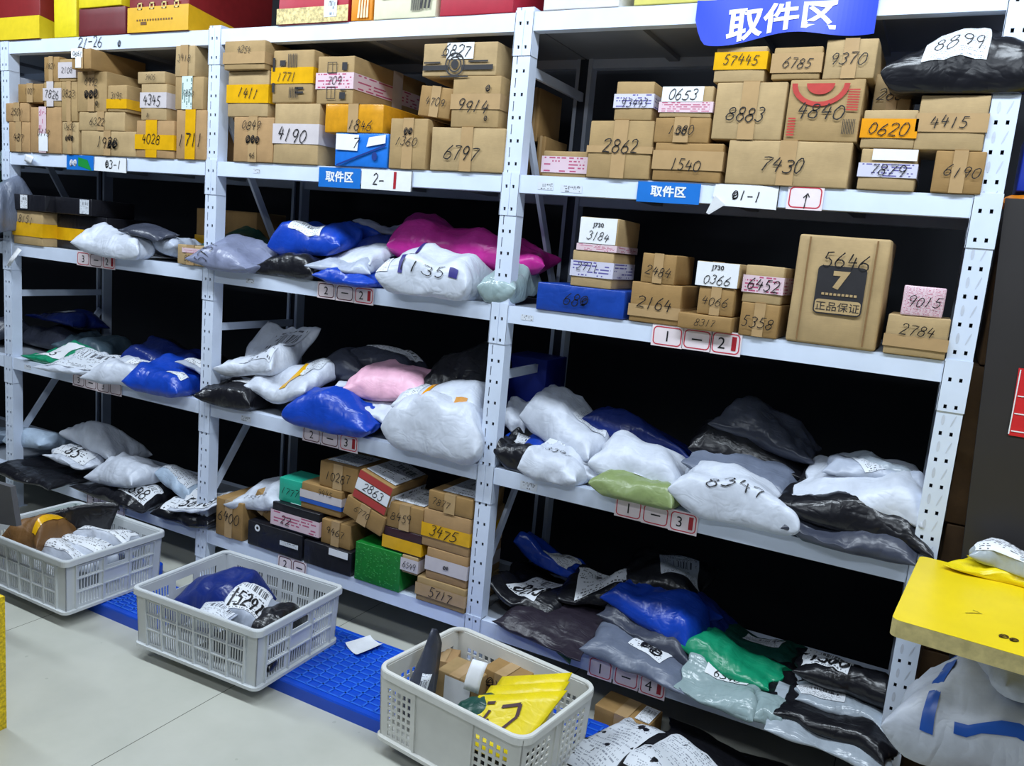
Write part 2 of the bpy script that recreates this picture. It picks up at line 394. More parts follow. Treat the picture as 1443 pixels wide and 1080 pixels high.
def samp(A, X, Y):
    fx = np.clip((X-GX0)/RES, 0, NX-1.001); fy = np.clip((Y-GY0)/RES, 0, NY-1.001)
    i = fx.astype(int); j = fy.astype(int); a = fx-i; b = fy-j
    return A[i, j]*(1-a)*(1-b)+A[i+1, j]*a*(1-b)+A[i, j+1]*(1-a)*b+A[i+1, j+1]*a*b
def nz(p): return noise.noise(p)
def make_bag(name, label, key, cx, cy, L, D, T, col, yaw=0, cat='parcel', group=None, seed=1, lab=(), hw=None, lift=0.0, tx=0.0, ty=0.0, stiff=5, slope=.12, follow=.35, zb=None, crumple=1.0, full=.5, patches=(), flat=False, nu=46, nv=32):
    rnd = random.Random(seed*7+3); off = Vector((rnd.random()*90, rnd.random()*90, rnd.random()*90))
    su = np.sin(np.linspace(-PI/2, PI/2, nu)); sv = np.sin(np.linspace(-PI/2, PI/2, nv))
    U, V = np.meshgrid(su, sv, indexing='ij')
    pin = .05 if flat else .08
    X = L/2*U*(1-pin*(1-V**2)*np.abs(U)); Y = D/2*V*(1-pin*(1-U**2)*np.abs(V))
    for i in range(nu):
        for j in range(nv):
            e = max(abs(U[i, j]), abs(V[i, j]))**4
            q = noise.noise_vector(Vector((U[i, j]*1.7, V[i, j]*1.7, 3.3))+off)
            X[i, j] += q.x*.03*e*(L/.3)**.5; Y[i, j] += q.y*.026*e
    # no two corners of a bag sit square
    cj = [(rnd.uniform(-.03, .03)*(L/.35), rnd.uniform(-.022, .022)) for _ in range(4)]
    for (gu, gv), (jx, jy) in zip(((-1, -1), (1, -1), (1, 1), (-1, 1)), cj):
        wgt = (1+gu*U)*(1+gv*V)/4; X += jx*wgt; Y += jy*wgt
    c, s = math.cos(math.radians(yaw)), math.sin(math.radians(yaw))
    WX = cx+X*c-Y*s; WY = cy+X*s+Y*c
    pw = 3.4 if not flat else 5.0
    fill = np.clip(1-np.abs(U)**pw, 0, 1)**full*np.clip(1-np.abs(V)**(pw-.4), 0, 1)**full
    cr = np.zeros_like(U); lump = np.zeros_like(U)
    for i in range(nu):
        for j in range(nv):
            p = Vector((X[i, j], Y[i, j], 0))
            a = nz(p*9+off); b = abs(nz(Vector((p.x*22, p.y*12, 5))+off)); d = abs(nz(p*34-off))
            lump[i, j] = a
            cr[i, j] = a*.35 - b*.5 - d*.22
    H = FIELD[key]
    S = blur(blur(dilate(H, 2), stiff), stiff); S = np.maximum(S, H); S = blur(S, 1)
    base = samp(S, WX, WY)
    # a filled bag is fairly stiff: it rests on a tilted plane and only partly follows the bumps below
    inner = (np.abs(U) < .9) & (np.abs(V) < .9)
    A = np.stack([np.ones(inner.sum()), U[inner], V[inner]], 1); co = np.linalg.lstsq(A, base[inner], rcond=None)[0]
    sl = slope*min(L, D)/2/.15
    resid = base-(co[0]+co[1]*U+co[2]*V)
    p1 = float(np.clip(co[1], -sl*.15*2.2, sl*.15*2.2)); p2 = float(np.clip(co[2], -sl*.15*2.2, sl*.15*2.2))
    if zb is not None: co[0] = .12*co[0]+.88*zb
    plane = co[0]+p1*U+p2*V
    base = plane+np.clip(resid*follow, -.025, .025)
    base = np.maximum(base, samp(FLOORZ[key], WX, WY))+.002+lift+np.maximum(0, tx*U+ty*V)
    kink = np.zeros_like(U)
    for _ in range(9):
        an = rnd.uniform(0, PI); c0 = rnd.uniform(-.3, .3)*L; am = rnd.uniform(-.16, .16)*(1 if not flat else .5)
        kink += am*np.abs(X*math.cos(an)+Y*math.sin(an)-c0)
    kink = (kink-kink.mean())*min(1.0, crumple)
    # pleats that run in from the sealed ends
    ple = np.zeros_like(U)
    ph = rnd.uniform(0, 6)
    ple += np.sin(Y*95+ph+3*lump)*np.clip(np.abs(U)-.45, 0, 1)*(1-np.abs(V))
    ple += np.sin(X*80+ph*2+3*lump)*np.clip(np.abs(V)-.6, 0, 1)*(1-np.abs(U))
    ple *= min(T*.16, .011)*crumple
    fill = np.clip(fill*(1+.3*lump), 0, 1.2)
    cra = crumple*min(T*.36, .02)
    wrk = cr*cra*np.clip(fill*3, 0.25, 1)
    sz = base+T*.33
    top = sz+T*.67*fill+(wrk+ple)+np.clip(kink, -T*.3, T*.35)*np.clip(fill*1.5, 0, 1)+.0015
    bot = sz-T*.33*np.clip(fill*1.6, 0, 1)-.0015
    bot = np.minimum(bot, top-.002)
    # --- mesh
    verts = [(WX[i, j]-cx, WY[i, j]-cy, top[i, j]) for i in range(nu) for j in range(nv)]
    idb = {}
    z0 = float(bot.min())
    for i in range(nu):
        for j in range(nv):
            if i in (0, nu-1) or j in (0, nv-1): idb[i, j] = i*nv+j
            else: idb[i, j] = len(verts); verts.append((WX[i, j]-cx, WY[i, j]-cy, bot[i, j]))
    verts = [(x, y, z-z0) for x, y, z in verts]
    faces = []
    for i in range(nu-1):
        for j in range(nv-1):
            faces.append((i*nv+j, (i+1)*nv+j, (i+1)*nv+j+1, i*nv+j+1))
            f = (idb[i, j], idb[i, j+1], idb[i+1, j+1], idb[i+1, j])
            faces.append(f)
    me = bpy.data.meshes.new(name); me.from_pydata(verts, [], faces); me.polygons.foreach_set('use_smooth', [True]*len(faces)); me.update()
    o = link(name, me, None, [BAGC[col]]); o.location = (cx, cy, z0); tag(o, label, cat, group)
    # --- raise the height field
    for k in range(3):
        for WXs, WYs, Zs in ((WX, WY, top), ((WX[1:]+WX[:-1])/2, (WY[1:]+WY[:-1])/2, (top[1:]+top[:-1])/2)):
            ii = np.clip(np.round((WXs-GX0)/RES).astype(int), 0, NX-1); jj = np.clip(np.round((WYs-GY0)/RES).astype(int), 0, NY-1)
            np.maximum.at(H, (ii, jj), Zs)
    FIELD[key] = np.maximum(H, np.where(dilate(H, 1)-H > 0, np.minimum(dilate(H, 1)-.004, H+.03), H))
    # --- things on the skin
    def surf(u, v, e=.0025):
        fu = np.interp(u, su, np.arange(nu)); fv = np.interp(v, sv, np.arange(nv))
        i = int(min(fu, nu-1.001)); j = int(min(fv, nv-1.001)); a = fu-i; b = fv-j
        g = lambda A: A[i, j]*(1-a)*(1-b)+A[i+1, j]*a*(1-b)+A[i, j+1]*(1-a)*b+A[i+1, j+1]*a*b
        du = Vector((WX[i+1, j]-WX[i, j], WY[i+1, j]-WY[i, j], top[i+1, j]-top[i, j])); dv = Vector((WX[i, j+1]-WX[i, j], WY[i, j+1]-WY[i, j], top[i, j+1]-top[i, j]))
        n = du.cross(dv)
        n = n.normalized() if n.length > 1e-12 else Vector((0, 0, 1))
        return Vector((g(WX)-cx, g(WY)-cy, g(top)-z0)) + n*e
    def patch(pname, a, mat, e=.003, n=9, rot=0.0):
        mb = MB(); mu, mv = (a[0]+a[2])/2, (a[1]+a[3])/2; cr_, sr_ = math.cos(rot), math.sin(rot)
        def q(s, t):
            if not rot:
                w_ = lambda p, q_, k: math.sin((math.asin(p)*(1-k)+math.asin(q_)*k))
                return surf(w_(a[0], a[2], s), w_(a[1], a[3], t), e)
            x, y = (a[0]+(a[2]-a[0])*s-mu)*L/2, (a[1]+(a[3]-a[1])*t-mv)*D/2
            return surf(max(-.99, min(.99, mu+(x*cr_-y*sr_)*2/L)), max(-.99, min(.99, mv+(x*sr_+y*cr_)*2/D)), e)
        for i in range(n):
            for j in range(n):
                mb.quad(q(i/n, j/n), q((i+1)/n, j/n), q((i+1)/n, (j+1)/n), q(i/n, (j+1)/n), 0, ((i/n, j/n), ((i+1)/n, j/n), ((i+1)/n, (j+1)/n), (i/n, (j+1)/n)))
        return mb.build(pname, mat, o, True, True)
    for l in lab:
        po = patch('shipping_label', l[:4], LABM[l[4]], rot=math.radians(l[6]) if len(l) > 6 else 0)
        if len(l) > 5 and l[5]:
            mu, mv = (l[0]+l[2])/2, (l[1]+l[3])/2; hh = (l[3]-l[1])*D/2*.42
            mb = MB(); ink(mb, l[5], (mu*L/2, (l[1]+(l[3]-l[1])*.28)*D/2), hh, lambda p: surf(max(-.99, min(.99, p[0]*2/L)), max(-.99, min(.99, p[1]*2/D)), .005), rnd, .12, 0, math.radians(l[6]) if len(l) > 6 else 0, maxw=(l[2]-l[0])*L/2*.85)
            mb.build('handwritten_number', K_INK, o, False)
    for p in patches: patch(p[0], p[1], p[2], .0032)
    if hw:
        mb = MB(); au, av = math.asin(hw[1]), math.asin(hw[2]); ku, kv = (PI/2)/(L/2+.3*T), (PI/2)/(D/2+.67*T)
        cl = lambda q: math.sin(max(-1.5, min(1.5, q)))
        ink(mb, hw[0], (0, 0), hw[3], lambda p: surf(cl(au+p[0]*ku), cl(av+p[1]*kv), .004), rnd, .075, 0, math.radians(hw[4]) if len(hw) > 4 else 0)
        mb.build('handwritten_number', K_INK, o, False)
    return o
# ------------------------------------------------------------------ setting
LV = [2.4892, 1.9383, 1.4699, 0.8542, 0.24]; BH = 0.063; RD = 0.60; UX = [-4.5, -3.0, -1.5, 0.0, 1.5]; HW = 0.034; PT = 0.0795
m, nt, b = newmat('floor_tile_beige_glazed')
tc = nd(nt, 'ShaderNodeTexCoord'); sp = nd(nt, 'ShaderNodeSeparateXYZ'); nt.links.new(tc.outputs['Object'], sp.inputs[0])
fx = math_n(nt, 'FRACT', math_n(nt, 'ADD', sp.outputs[0], 10.652)); fy = math_n(nt, 'FRACT', math_n(nt, 'ADD', sp.outputs[1], 10.42))
jx = math_n(nt, 'LESS_THAN', math_n(nt, 'ABSOLUTE', math_n(nt, 'SUBTRACT', fx, .5)), .4985)
jy = math_n(nt, 'LESS_THAN', math_n(nt, 'ABSOLUTE', math_n(nt, 'SUBTRACT', fy, .5)), .4985)
joint = math_n(nt, 'SUBTRACT', 1., math_n(nt, 'MULTIPLY', jx, jy))
fl = noise_n(nt, tc.outputs['Object'], 2.2, 5, .6)
c = mixc(nt, ramp(nt, fl, .3, .7), s2l((184, 185, 174)), s2l((199, 199, 188)))
sk = math_n(nt, 'GREATER_THAN', noise_n(nt, tc.outputs['Object'], 26, 1, .3), .78)
c = mixc(nt, math_n(nt, 'MULTIPLY', sk, .25), c, s2l((120, 122, 110)))
c = mixc(nt, joint, c, s2l((92, 92, 84)))
nt.links.new(c, b.inputs['Base Color']); b.inputs['Roughness'].default_value = .22; b.inputs['Specular IOR Level'].default_value = .4
FLOOR = m
mb = MB(); mb.box(-7, -4.2, -.05, 5, 1.6, 0); tag(mb.build('floor', FLOOR), kind='structure')
WALL = plain('wall_shade_dark', (38, 40, 46), .85, .15, 3)  # near-black colour stands in for the unlit space behind the rack
mb = MB(); mb.box(-7, .98, 0, 5, 1.08, 3.6); tag(mb.build('wall_back', WALL), kind='structure')

# ------------------------------------------------------------------ the storage rack
rack = empty('storage_rack', (0, 0, 0))
tag(rack, 'white perforated steel storage rack with five levels of shelves in three visible bays', 'rack')
SLOT_SHADE = plain('slot_shadow_steel', (70, 76, 90), .6, .1)
def perforated(mb, x0, x1, z0, z1, y, cols, zs, hw=.0042, hh=.0058, slit=None):
    """front plate with real openings: cells of the grid that fall on a hole are left out"""
    xs = sorted({x0, x1, *[c+s*hw for c in cols for s in (-1, 1) if x0 < c+s*hw < x1]} | ({slit-.0018, slit+.0018} if slit is not None and x0 < slit < x1 else set()))
    zc = {z0, z1}
    for z in zs:
        for q in (z-hh, z+hh, z+PT/2-.017, z+PT/2+.017):
            if z0 < q < z1: zc.add(q)
    zc = sorted(zc)
    for i in range(len(xs)-1):
        for j in range(len(zc)-1):
            mx, mz = (xs[i]+xs[i+1])/2, (zc[j]+zc[j+1])/2
            hole = any(abs(mx-c) < hw for c in cols) and any(abs(mz-z) < hh for z in zs)
            if slit is not None and abs(mx-slit) < .0018 and any(abs(mz-z-PT/2) < .017 for z in zs): hole = True
            if not hole: mb.quad((xs[i], y, zc[j]), (xs[i+1], y, zc[j]), (xs[i+1], y, zc[j+1]), (xs[i], y, zc[j+1]))
ZS = [2.452-PT*k for k in range(31)]
def upright(x, front=True, h=2.505, slit=True):
    mb = MB(); cols = (-.015, .013)
    y = 0.0 if front else RD
    s = 1 if front else -1
    for yy in (y, y+s*.0025): perforated(mb, -HW, HW, 0, h, yy, cols, ZS, slit=-.0165 if slit else None)
    for sx in (-1, 1):
        xa = sx*HW; xb = sx*(HW-.0025)
        for xx in (xa, xb): mb.quad((xx, y, 0), (xx, y+s*.055, 0), (xx, y+s*.055, h), (xx, y, h))
        mb.quad((xa, y+s*.055, 0), (sx*(HW-.016), y+s*.055, 0), (sx*(HW-.016), y+s*.055, h), (xa, y+s*.055, h))
    mb.quad((-HW, y, h), (HW, y, h), (HW, y+s*.055, h), (-HW, y+s*.055, h))
    mb.box(-HW-.01, min(y, y+s*.065)-.005, 0, HW+.01, max(y, y+s*.065)+.005, .004)
    # dark sheet in the channel: shade behind the holes put into its colour
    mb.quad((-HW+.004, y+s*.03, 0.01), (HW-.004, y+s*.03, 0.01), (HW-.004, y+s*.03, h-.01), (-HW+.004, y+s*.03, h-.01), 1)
    if not slit:
        for k, z in enumerate(ZS):
            zc = z-PT/2
            for (cxx, ww, hh2, sl) in ((-.014, .0045, .016, .0), (.013, .002, .018, .006)):
                pts = [(cxx+sl*math.sin(a)+ww*math.cos(a), y-.0006, zc+hh2*math.sin(a)) for a in [i*PI/5 for i in range(10)]]
                mb.poly(pts, 2)  # flat grey ovals: shading of the embossed marks painted as colour
    o = mb.build('upright', [K_STEEL, SLOT_SHADE, plain('emboss_shade_enamel', (196, 203, 218), .5, .1)], rack); o.location = (x, 0, 0); return o
for i, x in enumerate(UX):
    upright(x, True, slit=(i != 4)); upright(x, False)
    # bracing of the side frame
    for (za, zb) in ((2.31, 2.31), (2.20, 1.36), (1.20, 1.20), (.40, 1.10), (.14, .14)):
        mb = MB(); mb.bar((x, .05, za), (x, RD-.05, zb), .034, .014, (0, 0, 1))
        mb.build('brace', K_STEEL, rack)
LABELS = {}
for bi in range(4):
    xa, xb = UX[bi]+HW, UX[bi+1]-HW
    for li, z in enumerate(LV):
        for front in (True, False):
            mb = MB(); y0, y1 = (0.0, .042) if front else (RD-.042, RD)
            # step beam: front web, top, underside, inner lip
            mb.box(xa, y0, z-BH, xb, y1, z-.0005)
            if front:
                for side, sx in ((0, 1), (1, -1)):
                    ux = UX[bi+side]
                    full = (bi == 3 and side == 1)
                    e0, e1 = (ux, ux+HW+.003) if side == 0 else ((ux-HW-.003, ux) if not full else (ux-HW-.003, ux+HW+.003))
                    e0 += .0008; e1 -= .0008
                    for yy in (-.003, -.0005): perforated(mb, e0, e1, z-.145, z+.006, yy, (ux-.015, ux+.013), ZS)
                    for zz in (z-.145, z+.006): mb.quad((e0, -.003, zz), (e1, -.003, zz), (e1, -.0005, zz), (e0, -.0005, zz))
                    for xx in (e0, e1): mb.quad((xx, -.003, z-.145), (xx, -.0005, z-.145), (xx, -.0005, z+.006), (xx, -.003, z+.006))
                    xi = ux+sx*(HW+.003) 
                    mb.box(min(xi, xi-sx*.0028), -.003, z-.145, max(xi, xi-sx*.0028), .05, z-.0005)
            o = mb.build('beam', K_STEEL, rack)
            if front: LABELS[bi, li] = o
        mb = MB(); mb.box(UX[bi]+.004, .0425, z-.028, UX[bi+1]-.004, RD-.0425, z-.001)
        for k in range(1, 4):
            xx = UX[bi]+1.5*k/4; mb.box(xx-.02, .05, z-.045, xx+.02, RD-.05, z-.028)
        mb.build('shelf_panel', K_STEELD, rack)
RED_EDGE = plain('red_printed_border', (196, 44, 66), .5, .08); DK_EDGE = plain('dark_printed_border', (96, 40, 52), .5, .08)
SIGNBLUE = plain('sign_blue_film', (28, 112, 200), .35, .06, 12); GREENP = plain('sign_green_film', (30, 140, 60), .35, .06, 12)
CARDM = [K_PINKW, RED_EDGE, K_INK, K_RED, DK_EDGE, K_WHITE, SIGNBLUE, GREENP]
def rrect(x0, z0, x1, z1, r, n=4):
    P = []
    for cx, cz, a in ((x1-r, z1-r, 0), (x0+r, z1-r, 90), (x0+r, z0+r, 180), (x1-r, z0+r, 270)):
        P += [(cx+r*math.cos(math.radians(a+90*i/n)), cz+r*math.sin(math.radians(a+90*i/n))) for i in range(n+1)]
    return P
def card_strip(bay, lev, cards, label):
    """paper cards stuck on a beam; each card: (x0, x1, z0, z1, text, red mark, border slot)"""
    mb = MB(); y = -.0046; rnd = random.Random(bay*10+lev)
    for (x0, x1, z0, z1, txt, mark, edge) in cards:
        mb.quad((x0-.003, y, z0-.003), (x1+.003, y, z0-.003), (x1+.003, y, z1+.003), (x0-.003, y, z1+.003), 0)
        A = rrect(x0+.002, z0+.002, x1-.002, z1-.002, .014); B = rrect(x0+.0055, z0+.0055, x1-.0055, z1-.0055, .011)
        for k in range(len(A)):
            k2 = (k+1) % len(A); mb.quad((A[k][0], y-.0006, A[k][1]), (A[k2][0], y-.0006, A[k2][1]), (B[k2][0], y-.0006, B[k2][1]), (B[k][0], y-.0006, B[k][1]), edge)
        cxm = (x0+x1)/2-(.014 if mark else 0); czm = (z0+z1)/2
        f = lambda p: (p[0], y-.001, p[1])
        if txt == '^': ink(mb, '^', (cxm, czm-.006), (z1-z0)*.7, f, rnd, .07, 2)
        elif txt == '-': mb.box(cxm-.017, y-.0012, czm-.002, cxm+.017, y-.0002, czm+.0025, 2)
        elif txt: letter(mb, txt, (cxm, czm), (z1-z0)*.52, f, 2, .0)
        if mark: mb.box(x1-.028, y-.0012, czm-.3*(z1-z0), x1-.013, y-.0002, czm+.34*(z1-z0), 3)
    o = mb.build('shelf_label', CARDM, LABELS[bay, lev], False); tag(o, label); return o
def blue_plate(bay, lev, x0, x1, z0, z1, txt, label, torn=False):
    mb = MB(); y = -.0046
    mb.quad((x0, y, z0), (x1, y, z0), (x1, y, z1), (x0, y, z1), 6)
    if txt: letter(mb, txt, ((x0+x1)/2, (z0+z1)/2+.004), (z1-z0)*.56, lambda p: (p[0], y-.001, p[1]), 5, .03, 1.08)
    if torn:
        mb.poly([(x0+.09, y-.001, z0+.02), (x0+.19, y-.001, z0), (x0+.16, y-.001, z1-.02), (x0+.09, y-.001, z1-.01)], 7)
        ink(mb, '~~', (x0+.05, (z0+z1)/2), .04, lambda p: (p[0], y-.0015, p[1]), random.Random(4), .12, 5)
    tag(mb.build('shelf_label', CARDM, LABELS[bay, lev], False), label)
def white_plate(bay, lev, pts, txt, label, red=None, tx=None, h=.04, tail=None):
    mb = MB(); y = -.0048
    mb.poly([(x, y, z) for x, z in pts], 5)
    if tail: mb.poly([(x, y-.012*(k > 1), z) for k, (x, z) in enumerate(tail)], 5)
    xs = [p[0] for p in pts]; zs = [p[1] for p in pts]; cx, cz = (min(xs)+max(xs))/2, (min(zs)+max(zs))/2
    ink(mb, txt, (tx if tx else cx, cz), h, lambda p: (p[0], y-.0012, p[1]), random.Random(lev), .11, 2)
    if red: mb.box(red-.006, y-.0015, min(zs)+.008, red+.006, y-.0002, max(zs)-.006, 3)
    mb.box(max(xs)-.004, y-.001, min(zs), max(xs)-.001, y-.0002, max(zs), 2)
    tag(mb.build('shelf_label', CARDM, LABELS[bay, lev], False), label)
